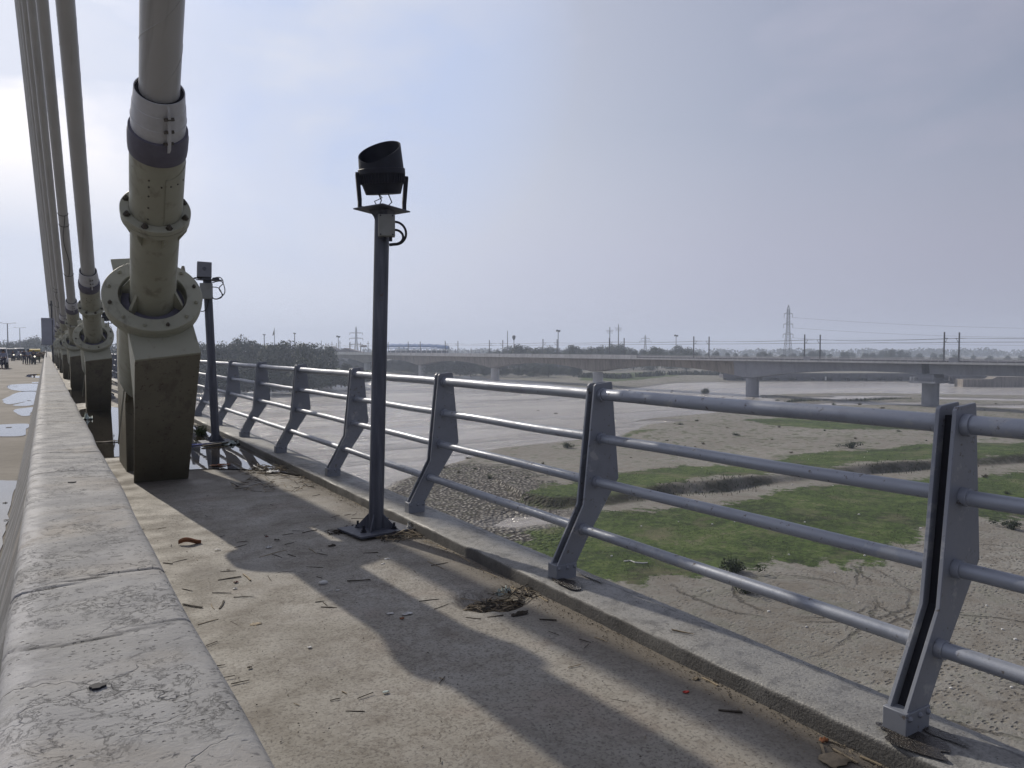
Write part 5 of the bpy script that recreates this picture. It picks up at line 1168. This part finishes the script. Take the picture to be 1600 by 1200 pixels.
# ------------------------------------------------------------------ litter
def stick(x0, y0, x1, y1, mat='twig', th=.0045, z=0.0, label=None, flat=False):
    th *= .72
    a, b = onz(x0, y0, z), onz(x1, y1, z); a.z += th; b.z += th*1.6; mid = (a+b)/2+Vector((random.uniform(-1, 1), random.uniform(-1, 1), 0))*(b-a).length*.04
    m = MB(); 
    if flat: m.bar(a, mid, th*3, th*1.4); m.bar(mid, b, th*3, th*1.4)
    else: m.tube([a, mid, b], [th, th*1.1, th*.7], 6)
    o = m.build('twig', MT[mat], smooth=not flat)
    lb, gp = ('dark dry twig lying on the concrete walkway', 'dark twigs scattered on the walkway') if mat == 'twig' else ('pale straw piece lying on the concrete walkway', 'pale straws scattered on the walkway')
    if label: tag(o, label, 'twig')
    else: tag(o, lb, 'twig', gp)
def Z5(x, y): return 240+x/4, 820+y/4
def Z4(x, y): return 480+x*.2375, 740+y*.2375
def Z6(x, y): return 900+x/3.2, 980+y/3.2
for q, mt, fl in (((402, 349, 547, 326), 'twig', 1), ((183, 497, 305, 520), 'twig', 1), ((560, 310, 605, 350), 'straw', 1), ((276, 627, 405, 592), 'straw', 0), ((482, 998, 595, 976), 'twig', 0), ((1200, 1168, 1320, 1170), 'twig', 0),
                  ((1211, 353, 1356, 347), 'twig', 1), ((500, 455, 630, 449), 'twig', 0), ((366, 427, 487, 430), 'twig', 0), ((412, 528, 438, 478), 'twig', 1), ((180, 402, 243, 417), 'twig', 0), ((120, 238, 210, 217), 'twig', 0), ((60, 240, 118, 248), 'twig', 1),
                  ((418, 295, 515, 290), 'twig', 0), ((775, 302, 888, 292), 'twig', 0), ((955, 265, 1060, 270), 'twig', 0), ((660, 206, 828, 160), 'straw', 0), ((740, 186, 803, 208), 'twig', 0), ((840, 185, 890, 202), 'twig', 0), ((505, 145, 580, 125), 'twig', 0),
                  ((806, 66, 875, 55), 'twig', 0), ((930, 53, 1020, 34), 'twig', 1), ((865, 40, 940, 41), 'twig', 0), ((1022, 178, 1088, 193), 'twig', 0), ((970, 150, 1020, 185), 'straw', 0), ((1310, 180, 1405, 176), 'twig', 0), ((714, 320, 735, 352), 'twig', 0),
                  ((1045, 515, 1145, 522), 'twig', 0), ((1010, 485, 1065, 480), 'twig', 0), ((1060, 488, 1085, 508), 'twig', 0), ((385, 884, 446, 879), 'twig', 0), ((480, 606, 530, 634), 'twig', 0), ((1178, 1044, 1208, 1060), 'straw', 0), ((360, 495, 380, 530), 'straw', 0),
                  ((820, 125, 876, 112), 'twig', 0), ((585, 104, 520, 112), 'twig', 0), ((620, 610, 640, 645), 'straw', 0)):
    stick(*Z5(q[0], q[1]), *Z5(q[2], q[3]), mt, .0042 if fl else .003, flat=bool(fl))
for q, mt, fl in (((263, 708, 416, 702), 'twig', 1), ((735, 842, 866, 829), 'twig', 0), ((836, 895, 928, 862), 'twig', 0), ((790, 578, 905, 632), 'straw', 0), ((815, 606, 928, 588), 'twig', 0), ((940, 540, 985, 572), 'straw', 0), ((975, 530, 1070, 585), 'straw', 1), ((1045, 950, 1142, 962), 'twig', 1),
                  ((1185, 950, 1290, 936), 'twig', 1), ((1528, 962, 1640, 968), 'twig', 1), ((855, 475, 915, 502), 'straw', 1), ((770, 440, 835, 465), 'straw', 0), ((160, 290, 215, 275), 'twig', 0), ((245, 275, 290, 268), 'twig', 0), ((290, 296, 380, 298), 'twig', 0), ((35, 150, 82, 140), 'twig', 1), ((0, 385, 65, 374), 'twig', 1),
                  ((30, 360, 78, 340), 'twig', 0), ((90, 880, 195, 886), 'twig', 0), ((370, 525, 465, 520), 'twig', 0), ((300, 185, 360, 220), 'straw', 0), ((520, 290, 560, 320), 'straw', 0), ((1515, 805, 1582, 846), 'straw', 1), ((1130, 622, 1250, 685), 'straw', 0)):
    stick(*Z4(q[0], q[1]), *Z4(q[2], q[3]), mt, .0042 if fl else .003, flat=bool(fl))
for q, mt, fl in (((168, 362, 258, 380), 'twig', 0), ((712, 417, 832, 429), 'twig', 1), ((630, 256, 708, 297), 'straw', 1), ((92, 50, 158, 76), 'straw', 0), ((16, 62, 75, 80), 'twig', 0), ((1285, 612, 1410, 686), 'straw', 1), ((1420, 650, 1530, 700), 'straw', 1), ((1270, 575, 1350, 605), 'twig', 0), ((1225, 590, 1245, 655), 'straw', 1)):
    stick(*Z6(q[0], q[1]), *Z6(q[2], q[3]), mt, .0042 if fl else .003, flat=bool(fl))
stick(*Z6(478, 12), *Z6(590, 38), 'straw', .003, .084, 'single pale straw lying on top of the kerb'); stick(1050, 985, 1080, 991, 'twig', .002, .084, 'short thin twig lying on top of the kerb')
rs = random.Random(4)
for i in range(44):
    x = rs.uniform(.5, 2.34); y = rs.uniform(2.2, 9.0)
    if 0.6 < x < 1.4 and y > 8.6: continue
    l = rs.uniform(.02, .075); an = rs.uniform(-.6, .6)+(.3 if rs.random() < .7 else 1.5); m = MB(); m.tube([(x, y, .005), (x+l*math.cos(an), y+l*math.sin(an), .006)], .0018, 5)
    tag(m.build('twig', MT['twig' if rs.random() < .7 else 'straw']), None)
    o = COL.objects[-1]; pale = o.data.materials[0] is MT['straw']; tag(o, 'pale straw piece lying on the concrete walkway' if pale else 'dark dry twig lying on the concrete walkway', 'twig', 'pale straws scattered on the walkway' if pale else 'dark twigs scattered on the walkway')
def crumple(name, c, sx, sy, h, mat, label, cat, seed, n=9, grp=None, hole=0):
    rg = np.random.default_rng(seed); m = MB()
    for i in range(n):
        for j in range(n):
            u, v = i/(n-1)*2-1, j/(n-1)*2-1; r = math.hypot(u, v)
            z = h*(abs(rg.normal())*.5+.3*math.sin(u*5+seed)*math.cos(v*4))*max(0, 1-r*.55)+.004
            m.v.append((c.x+sx*u*(1-.18*v*v)*(1+rg.normal()*.06), c.y+sy*v*(1-.2*u*u)*(1+rg.normal()*.06), c.z+max(.003, z)))
    for i in range(n-1):
        for j in range(n-1):
            if rg.random() > hole: m.f.append((i*n+j, (i+1)*n+j, (i+1)*n+j+1, i*n+j+1))
    o = m.build(name, MT[mat], ang=60); s = o.modifiers.new('solid', 'SOLIDIFY'); s.thickness = .0015; return tag(o, label, cat, grp)
c = onz(*Z5(225, 118)); m = MB(); vs = []
for i in range(11):
    t = i/10; w = .030*math.sin(math.pi*min(1, t*.93+.04))**.7
    for j in range(5):
        u = j/4*2-1; vs.append((c.x-.075+.15*t, c.y+w*u-.02*t, .005+.028*abs(u)**1.5+.012*math.sin(t*5)))
m.add(vs, [(i*5+j, i*5+j+1, (i+1)*5+j+1, (i+1)*5+j) for i in range(10) for j in range(4)]); o = m.build('dry_leaf', MT['leafdry']); o.modifiers.new('solid', 'SOLIDIFY').thickness = .0015
tag(o, 'large curled reddish brown dry leaf lying beside the shadow edge near the barrier', 'leaf')
bits = [(Z5(398, 157), .022, .010, .004, 'paper', 'flat white scrap in the shadow left of the small twigs'), (Z5(720, 145), .022, .016, .018, 'paper', 'crumpled whitish scrap in the middle of the wide shadow'), (Z5(1478, 560), .020, .012, .010, 'paper', 'white torn paper at the shadow edge, left piece'),
        (Z5(1585, 562), .030, .014, .012, 'paper', 'white torn wrapper at the shadow edge, right piece'), (Z5(1150, 412), .012, .008, .005, 'paper', 'small white crumb right of the pale flat stone'), (Z5(1105, 414), .010, .007, .004, 'paper', 'tiny white crumb just right of the pale flat stone'),
        (Z5(508, 402), .012, .008, .008, 'paper', 'small white bud scrap below the maroon scrap'), (Z5(975, 770), .010, .009, .008, 'paper', 'lone whitish crumb left of the shadow bend'), (Z5(300, 748), .010, .009, .008, 'paper', 'whitish crumb close to the barrier foot'), (Z5(1460, 216), .022, .010, .010, 'paper', 'white torn scrap on the sunlit strip between shadows, upper one'),
        (Z5(1432, 248), .014, .009, .012, 'paper', 'white torn scrap on the sunlit strip between shadows, lower one'), (Z5(515, 362), .014, .011, .014, 'darkred', 'small square maroon scrap beside the thick twig'), (Z5(707, 76), .013, .010, .008, 'darkred', 'tiny maroon scrap inside the wide shadow'),
        (Z5(640, 625), .03, .018, .006, 'straw', 'thin tangle of pale fibres below the scattered twigs'), (Z6(550, 328), .016, .009, .008, 'red', 'bright red scrap on the soft shadow near the kerb'), (Z6(600, 262), .016, .010, .012, 'straw', 'small beige clod beside the kerb'), (Z6(1238, 570), .020, .012, .014, 'leafdry', 'orange brown bark piece by the kerb at the bottom'),
        (Z6(1290, 670), .050, .04, .012, 'straw', 'pale torn packet lying by the kerb at the bottom edge'), (Z5(1552, 592), .012, .012, .016, 'leafdry', 'small brown lump on the torn white wrapper'), (Z5(600, 897), .010, .007, .006, 'twig', 'small black crumb alone on the sunlit concrete'), (Z5(1115, 133), .03, .016, .012, 'twig', 'dark curled leaf on the sunlit strip left of the pole base'),
        (Z5(770, 98), .02, .012, .010, 'twig', 'dark curled leaf in the wide shadow'), (Z5(1450, 1050), .014, .008, .003, 'rag', 'faint grey spot of gum at the shadow edge')]
for k, (q, sx, sy, h, mt, lb) in enumerate(bits): crumple('scrap', onz(*q), sx, sy, h, mt, lb, 'scrap', k+3, 6)
c = onz(*Z5(1060, 370)); m = MB(); m.sphere((c.x, c.y, .008), .026, 14, 8, (1.1, .75, .5)); o = m.build('flat_stone', MT['paper']); tag(o, 'pale flat rounded stone lying in the wide shadow', 'stone')
def grit(name, pts, s0, s1, mat, seed, label):
    rg = np.random.default_rng(seed); P = np.array(pts); n = len(P); s = rg.uniform(s0, s1, n)[:, None]; a = rg.uniform(0, 6.28, n); c, sn = np.cos(a), np.sin(a); el = rg.uniform(.5, 1.8, n)[:, None]
    u = np.stack([c, sn, 0*a], 1)*s*el; w = np.stack([-sn, c, 0*a], 1)*s*.6; h = np.zeros((n, 3)); h[:, 2] = (s*rg.uniform(.4, .9, (n, 1))).ravel()
    T = P+h; q = np.stack([P-u, P-w, T+w*.2, T-u*.4, P-w, P+u, T+u*.4, T+w*.2, P+u, P+w, T-w*.1, T+u*.4, P+w, P-u, T-u*.4, T-w*.1, T-u*.4, T+w*.2, T+u*.4, T-w*.1], 1).reshape(-1, 3)
    o = bpy.data.objects.new(name, fast_mesh(name, q, MT[mat])); COL.objects.link(o); tag(o, label, 'grit', kind='stuff')
rgk = np.random.default_rng(44); K = [(rgk.uniform(2.42, 2.74), .6+rgk.random()*8, .0825) for _ in range(700)]
grit('kerb_grit', K, .001, .003, 'twig', 47, 'dark specks of grit on top of the kerb'); K = []
for _ in range(2600): K.append((2.382-abs(rgk.normal())*.055, rgk.uniform(.8, 9.0), .003))
for _ in range(900): K.append((rgk.uniform(.32, 2.36), 1.2+rgk.random()**1.3*8, .003))
grit('grit', K, .0012, .0042, 'twig', 45, 'dark grit and crumbs strewn over the walkway, thickest along the kerb foot')
K = []
for _ in range(1300): K.append((2.38-abs(rgk.normal())*.07, rgk.uniform(.8, 9.0), .003))
for _ in range(700): K.append((rgk.uniform(.32, 2.36), 1.2+rgk.random()**1.3*8, .003))
grit('chaff', K, .0012, .0045, 'straw', 46, 'pale straw chaff and stone chips strewn over the walkway')
# debris heap in the drain hollow
def heap(cx, cy, sx, sy, n, seed, zt, mats, label, name='debris_heap', l0=.04, l1=.16):
    rg = random.Random(seed); mm = {k: MB() for k in mats}
    for i in range(n):
        r = rg.random()**.5; a = rg.uniform(0, 6.28); x, y = cx+sx*r*math.cos(a), cy+sy*r*math.sin(a); z = zt+rg.uniform(0, .035)*(1-r); l = rg.uniform(l0, l1)/2; an = rg.uniform(0, 3.14); ti = rg.uniform(-.25, .25); t = rg.uniform(.0015, .0035)
        d = Vector((math.cos(an), math.sin(an), ti))*l; p = Vector((x, y, z+abs(d.z))); k = rg.choice(mats)
        if rg.random() < .5: mm[k].bar(p-d, p+d, t*3, t)
        else: mm[k].tube([p-d, p+Vector((0, 0, .004)), p+d], t, 5)
    allm = MB(); o = None
    me_all = []
    for k in mats:
        n0 = len(allm.f); allm.add(mm[k].v, mm[k].f); me_all.append((k, n0, len(allm.f)))
    o = allm.build(name, MT[mats[0]], smooth=False)
    for k in mats[1:]: o.data.materials.append(MT[k])
    for idx, (k, a, b) in enumerate(me_all):
        for f in range(a, b): o.data.polygons[f].material_index = idx
    return tag(o, label, 'debris', kind='stuff')
h = onz(772, 938); heap(h.x, h.y, .20, .15, 150, 5, -.055, ['twig', 'straw'], 'heap of twigs and straw filling the drain hollow by the kerb')
heap(h.x+.16, h.y+.02, .13, .09, 40, 6, .0, ['straw', 'twig'], 'pale dry straw spilled to the kerb beside the drain hollow')
crumple('rag', onz(790, 930, -.01), .058, .045, .055, 'rag', 'crumpled pale green plastic rag on the twigs in the drain hollow', 'rag', 77, 15, hole=.12)
crumple('rag', onz(812, 961, 0), .05, .018, .02, 'twig', 'dark torn strip just below the drain hollow', 'rag', 78, 9)
b = onz(625, 838); heap(b.x, b.y-.02, .16, .13, 90, 7, .002, ['straw', 'twig'], 'dry straw and twigs gathered against the pole base and kerb')
b = onz(530, 832); heap(b.x, b.y, .09, .05, 26, 8, .0, ['twig'], 'dark twigs pushed under the left corner of the pole base plate')
c = onz(642, 830, 0); m = MB(); m.lathe((c.x, c.y, .006), (.25, -.35, .9), [(0, .036), (.003, .040), (.004, .038), (.05, .045), (.052, .047), (.053, .044), (.006, .035), (.004, 0)], 24)
g = NT('clear_plastic_cup', .08, .5); g.col((.75, .76, .76)); g.b.inputs['Transmission Weight'].default_value = .85; tag(m.build('plastic_cup', g.m), 'clear plastic cup tipped against the kerb beside the pole base', 'cup')
# at the second pole
crumple('cloth_strip', onz(300, 696, .012), .28, .03, .025, 'blue', 'dark blue cloth strip lying in the puddle left of the second pole', 'cloth', 81, 9)
crumple('plastic_bag', onz(362, 694, .012), .14, .10, .06, 'rag', 'pale crumpled plastic bag in the puddle at the second pole base', 'bag', 82, 11, hole=.15)
crumple('dry_leaf', onz(344, 727, .014), .12, .04, .02, 'leafdry', 'orange brown leaves floating on the puddle in front of the second pole', 'leaf', 83, 8)
crumple('plastic_bag', onz(136, 655, .012), .10, .16, .10, 'rag', 'white crumpled bag in the puddle beside the second anchorage', 'bag', 84, 9)
b = onz(340, 693); m = MB(); m.bar(onz(316, 697, .03), onz(368, 690, .04), .05, .02); tag(m.build('plank', MT['twig'], smooth=False), 'dark thin plank floating across the puddle at the second pole', 'plank')
b = onz(420, 735); heap(b.x, b.y, .32, .35, 120, 9, .002, ['twig', 'straw'], 'scattered reeds and mud at the front edge of the puddle'); b = onz(435, 755); heap(b.x, b.y, .45, .6, 90, 10, .001, ['twig', 'straw'], 'loose twigs spread on the walkway between puddle and pole')
crumple('plastic_bag', onz(427, 738, .006), .07, .06, .04, 'paper', 'white plastic scrap at the front edge of the puddle', 'bag', 85, 8)
o = bpy.data.objects.new('weed', bp[0]); COL.objects.link(o); q = onz(311, 682); o.location = (q.x+.02, q.y, 0); o.scale = (.20, .20, .24); tag(o, 'small green weed growing by the kerb just right of the nearest anchorage', 'weed')
crumple('floating_debris', onz(185, 690, .012), .3, .06, .03, 'twig', 'dark debris line at the puddle edge left of the nearest anchorage', 'debris', 86, 8)
for k, (x, y) in enumerate(((16, 612.5), (45, 626), (46, 611), (8, 786), (10, 813), (14, 668))):
    crumple('scrap', onz(x, y, ROADZ+.01), .06 if y < 700 else .025, .05 if y < 700 else .015, .012, 'twig', 'dark scrap lying in the road puddles left of the barrier', 'scrap', 90+k, 6, grp='dark scraps in the road puddles')
# white specks of rubbish on the turf
rg = random.Random(12)
spk = []
for k in range(46):
    px, y = rg.choice([(rg.uniform(900, 1440), rg.uniform(800, 880)), (rg.uniform(1000, 1440), rg.uniform(700, 760)), (rg.uniform(1000, 1600), rg.uniform(880, 1080))]); p = onz(px, y, ZG)
    m = MB(); s = rg.uniform(.06, .13); m.sphere((0, 0, 0), s, 6, 4, (1, rg.uniform(.5, 1), .5)); o = m.build('litter', MT['paper']); o.location = (p.x, p.y, gz(p.x, p.y)+.03); tag(o, 'small white speck of litter on the river bed', 'litter', 'white litter specks on the river bed')
m = MB(); pp = [onz(x, y, ZG) for x, y in ((975, 877), (985, 876), (992, 879), (1003, 880), (1012, 879.5))]; m.tube([Vector((p.x, p.y, gz(p.x, p.y)+.06)) for p in pp], .05, 6); tag(m.build('cloth_strip', MT['paper']), 'white cloth strip lying on the turf right of the second post', 'cloth')
# stones in the shallow river
for k in range(24):
    px, y = rg.choice([(rg.uniform(1120, 1160), rg.uniform(617, 624)), (rg.uniform(1175, 1200), rg.uniform(618, 624)), (rg.uniform(780, 1000), rg.uniform(620, 660)), (rg.uniform(960, 1060), rg.uniform(605, 615))]); p = onz(px, y, ZW)
    m = MB(); s = rg.uniform(.25, .6); m.sphere((0, 0, 0), s, 7, 5, (1.3, .8, .45)); o = m.build('stone', MT['bark']); o.location = (p.x, p.y, ZW+.02); tag(o, 'dark stone breaking the surface of the shallow river', 'stone', 'stones in the shallow river')
# ------------------------------------------------------------------ people and vehicles on the road
def person(loc, rz, label, shirt, trousers, pose='stand', cap=False):
    root = thing('person', loc, label, 'person', rz=rz)
    if pose == 'stand':
        J = [(0,0,.95), (0,0,1.15), (0,.01,1.38), (0,0,1.50), (0,-.02,1.64), (.10,0,.90), (.11,.02,.50), (.11,.0,.08), (.12,-.13,.04), (-.10,0,.90), (-.13,-.02,.50), (-.14,.03,.08), (-.15,-.10,.04), (.20,0,1.40), (.26,.02,1.12), (.24,-.10,.88), (-.20,0,1.40), (-.26,.03,1.12), (-.25,-.06,.86)]
    else:
        J = [(0,.05,.82), (0,.0,1.0), (0,-.08,1.24), (0,-.12,1.36), (0,-.15,1.50), (.11,0,.80), (.17,-.36,.72), (.15,-.20,.34), (.15,-.32,.28), (-.11,0,.80), (-.17,-.36,.72), (-.15,-.20,.34), (-.15,-.32,.28), (.20,-.08,1.26), (.27,-.24,1.05), (.26,-.48,1.0), (-.20,-.08,1.26), (-.27,-.24,1.05), (-.26,-.48,1.0)]
    E = [(0,1),(1,2),(2,3),(3,4),(0,5),(5,6),(6,7),(7,8),(0,9),(9,10),(10,11),(11,12),(2,13),(13,14),(14,15),(2,16),(16,17),(17,18)]
    rd = [.15,.14,.16,.06,.10,.09,.065,.045,.04,.09,.065,.045,.04,.065,.045,.03,.065,.045,.03]
    def skin(nm, keep, grow, mat, edges=None):
        ix = sorted(keep); mp = {v: i for i, v in enumerate(ix)}; me = bpy.data.meshes.new(nm); me.from_pydata([J[i] for i in ix], [(mp[a], mp[b]) for a, b in E if a in mp and b in mp], [])
        me.materials.append(mat); o = bpy.data.objects.new(nm, me); COL.objects.link(o); o.parent = root; s = o.modifiers.new('skin', 'SKIN')
        for i, v in enumerate(ix): me.skin_vertices[0].data[i].radius = (rd[v]+grow, (rd[v]+grow)*(.75 if v < 3 else 1))
        me.skin_vertices[0].data[0].use_root = True; sb = o.modifiers.new('sub', 'SUBSURF'); sb.levels = 1; sb.render_levels = 1; return o
    skin('body', range(19), 0, MT['skin']); skin('shirt', [0, 1, 2, 13, 14, 16, 17], .018, shirt); skin('trousers', [0, 5, 6, 7, 9, 10, 11], .016, trousers)
    m = MB(); hx = Vector(J[4]); m.sphere(hx+Vector((0, .02, .05)), .108, 12, 8, (.9, 1, 1)); m.build('hair', MT['hair'], root)
    if cap: m = MB(); m.lathe(hx+Vector((0, 0, .05)), (0, 0, 1), [(0, .125), (.05, .13), (.10, .09), (.12, 0)], 14); m.box(hx+Vector((0, -.14, .06)), (.16, .12, .02)); m.build('cap', MT['navy'], root)
    return root
def onroad(px, F): return W(px, F, ROADZ)
person(onroad(38.5, 87), .3, 'person in dark clothes standing on the road left of the one in a cap', MT['navy'], MT['navy'])
person(onroad(45, 86), -.5, 'person in pale blue grey shirt, dark trousers and cap standing on the road', MT['shirt'], MT['navy'], cap=True)
def motorbike(loc, rz, label, paint='cardark'):
    root = thing('motorcycle', loc, label, 'motorcycle', rz=rz)
    for y in (-.62, .62):
        m = MB(); m.lathe((-.05, y, .31), (1, 0, 0), [(.0, .24), (.0, .31), (.05, .33), (.10, .31), (.10, .24)], 20, closed=True); w = m.build('wheel', MT['tyre'], root); m = MB(); m.lathe((-.02, y, .31), (1, 0, 0), [(0, .05), (0, .24), (.04, .24), (.04, .05)], 16, closed=True); m.build('rim', MT['galv'], w)
    m = MB(); m.tube([(0, -.62, .31), (0, -.42, .95)], .035, 8); m.tube([(0, -.42, .9), (0, .3, .62), (0, .62, .31)], .04, 8); m.build('frame', MT['black'], root)
    m = MB(); m.sphere((0, -.15, .82), .19, 12, 8, (.7, 1.35, .7)); m.build('fuel_tank', MT[paint], root)
    m = MB(); m.box((0, .35, .80), (.24, .70, .10)); m.build('seat', MT['black'], root, bevel=.03); m = MB(); m.box((0, -.05, .42), (.30, .40, .32)); m.build('engine', MT['black'], root, bevel=.03)
    m = MB(); m.tube([(-.34, -.34, 1.02), (0, -.44, 1.0), (.34, -.34, 1.02)], .018, 8); m.build('handlebar', MT['black'], root)
    m = MB(); m.sphere((0, -.55, .92), .095, 12, 8); m.build('headlight', MT['lamp_on'], root); m = MB(); m.box((0, -.62, .66), (.16, .42, .04)); m.build('mudguard', MT[paint], root, bevel=.01)
def rider(loc, rz, label, shirt): return person(loc, rz, label, shirt, MT['navy'], 'ride')
for px, F, lb, pt, sh in ((52.5, 88, 'the motorcycle beside the man in the cap', 'cardark', 'navy'), (20.5, 112, 'the motorcycle in front of the dark jeep', 'cardark', 'navy'), (32, 117, 'the motorcycle in front of the white van', 'carwhite', 'shirt')):
    p = onroad(px, F); motorbike(p, .25, 'dark small '+lb[4:] if pt == 'cardark' else 'white small '+lb[4:], pt); rider(p, .25, 'person in dark clothes riding '+lb if sh == 'navy' else 'person in grey shirt riding '+lb, MT[sh])
def car(loc, rz, label, paint, L=3.9, Wd=1.65, Hh=1.75, cat='car', name='car'):
    root = thing(name, loc, label, cat, rz=rz); m = MB(); w = Wd/2
    prof = [(-L/2, .35), (-L/2, .78), (-L/2+.1, .92), (-L*.27, 1.02), (-L*.14, Hh-.06), (-L*.08, Hh), (L*.36, Hh), (L*.46, 1.05), (L/2, .95), (L/2, .35)]
    n = len(prof)
    for x, k in ((-w, 0), (w, 0)): 
        for y, z in prof: m.v.append((x*(.88 if z > 1.1 else 1), y, z))
    m.f = [tuple(range(n)), tuple(range(2*n-1, n-1, -1))]+[(i, (i+1) % n, n+(i+1) % n, n+i) for i in range(n)]
    body = m.build('body', MT[paint], root, bevel=.05)
    m = MB(); m.hull8([(-w*.86, -L*.262, 1.05), (w*.86, -L*.262, 1.05), (w*.86, -L*.255, 1.05), (-w*.86, -L*.255, 1.05), (-w*.80, -L*.150-.015, Hh-.12), (w*.80, -L*.150-.015, Hh-.12), (w*.80, -L*.150, Hh-.12), (-w*.80, -L*.150, Hh-.12)]); m.build('windscreen', MT['window'], root, smooth=False)
    for s in (-1, 1):
        m = MB(); m.hull8([(s*w*.985, -L*.18, 1.05), (s*w*.985, L*.38, 1.05), (s*w*.93, L*.38, 1.05), (s*w*.93, -L*.18, 1.05), (s*w*.90, -L*.08, Hh-.15), (s*w*.90, L*.32, Hh-.15), (s*w*.85, L*.32, Hh-.15), (s*w*.85, -L*.08, Hh-.15)]); m.build('side_window', MT['window'], root, smooth=False)
        m = MB(); m.box((s*w*.72, -L/2-.01, .74), (.26, .06, .16)); m.build('headlight', MT['collar'], root, bevel=.02)
        for y in (-L*.31, L*.31): m = MB(); m.lathe((s*(w-.17), y, .32), (s, 0, 0), [(0, 0), (0, .32), (.18, .32), (.19, .0)], 20); m.build('wheel', MT['tyre'], root)
    m = MB(); m.box((0, -L/2-.03, .48), (Wd*.95, .12, .2)); m.build('bumper', MT['black'], root, bevel=.03); m = MB(); m.box((0, -L/2-.01, .72), (Wd*.45, .05, .14)); m.build('grille', MT['black'], root, smooth=False)
car(onroad(18.5, 122), .05, 'dark jeep with pale roof facing the camera far down the road', 'cardark', 4.2, 1.75, 1.85)
car(onroad(31, 128), .05, 'white van facing the camera right of the dark jeep', 'carwhite', 4.0, 1.5, 1.95, 'van', 'van')
car(onroad(-3.5, 70), .06, 'white car cut by the left edge of the picture', 'carwhite', 4.0, 1.6, 1.9)
person(onroad(5.8, 67), -.3, 'person in dark trousers walking beside the white car at the left edge', MT['shirt'], MT['navy'])
def rickshaw(loc, rz, label):
    root = thing('auto_rickshaw', loc, label, 'auto rickshaw', rz=rz); m = MB()
    m.prism([(-.62, -1.0, .35), (-.62, -1.25, .75), (-.62, -.95, 1.05), (-.62, 1.15, 1.05), (-.62, 1.25, .35)], (1.24, 0, 0)); m.build('body', MT['rgreen'], root, bevel=.06)
    m = MB(); m.prism([(-.62, -.98, 1.08), (-.62, -.72, 1.70), (-.62, -.4, 1.80), (-.62, .9, 1.78), (-.62, 1.2, 1.1), (-.62, 1.1, 1.1), (-.62, .82, 1.66), (-.62, -.4, 1.70), (-.62, -.66, 1.62), (-.62, -.9, 1.08)], (1.24, 0, 0)); m.build('hood', MT['yellow'], root, smooth=False)
    m = MB(); m.hull8([(-.56, -.99, 1.08), (.56, -.99, 1.08), (.56, -.97, 1.08), (-.56, -.97, 1.08), (-.54, -.75, 1.62), (.54, -.75, 1.62), (.54, -.73, 1.62), (-.54, -.73, 1.62)]); m.build('windscreen', MT['window'], root, smooth=False)
    for x in (-.3, .3): m = MB(); m.sphere((x, -1.2, .85), .09, 10, 6); m.build('headlight', MT['lamp_on'], root)
    for x, y in ((-.05, -1.0), (-.62, .85), (.52, .85)): m = MB(); m.lathe((x, y, .22), (1, 0, 0), [(0, 0), (0, .22), (.10, .22), (.10, 0)], 16); m.build('wheel', MT['tyre'], root)
rickshaw(onroad(54.5, 100), .05, 'yellow hooded auto rickshaw with lit headlights right of the two standing people')
def cart(loc, rz, label):
    root = thing('handcart', loc, label, 'cart', rz=rz); m = MB(); m.box((0, 0, .62), (1.15, 1.8, .08)); m.build('platform', MT['twig'], root, smooth=False)
    m = MB(); rg = random.Random(2)
    for k in range(9): m.sphere((rg.uniform(-.4, .4), rg.uniform(-.6, .6), .85+rg.uniform(0, .35)), rg.uniform(.2, .32), 8, 6)
    m.build('load', MT['brown'], root)
    for x in (-.6, .54): m = MB(); m.lathe((x, .1, .38), (1, 0, 0), [(0, .30), (0, .38), (.06, .38), (.06, .30)], 18, closed=True); m.build('wheel', MT['tyre'], root)
cart(onroad(63.5, 96), .1, 'handcart heaped with brown sacks standing by the barrier'); cart(onroad(69, 108), .2, 'farther handcart of brown sacks half hidden by the barrier')
# ------------------------------------------------------------------ haze
def haze():
    m = MB(); m.box((0, 0, (ZG-3.5+75)/2), (6100, 6100, 75-ZG+3.5)); o = m.build('haze', MT['paper'], smooth=False); o.data.materials.clear()
    mt = bpy.data.materials.new('haze_air'); mt.use_nodes = True; N = mt.node_tree.nodes; N.clear(); out = N.new('ShaderNodeOutputMaterial'); v = N.new('ShaderNodeVolumePrincipled')
    v.inputs['Color'].default_value = (.74, .83, 1.0, 1); v.inputs['Density'].default_value = .0005; v.inputs['Anisotropy'].default_value = .15; mt.node_tree.links.new(v.outputs[0], out.inputs['Volume'])
    o.data.materials.append(mt); tag(o, 'thin pale haze in the air over river and bridges', 'haze', kind='stuff')
haze()
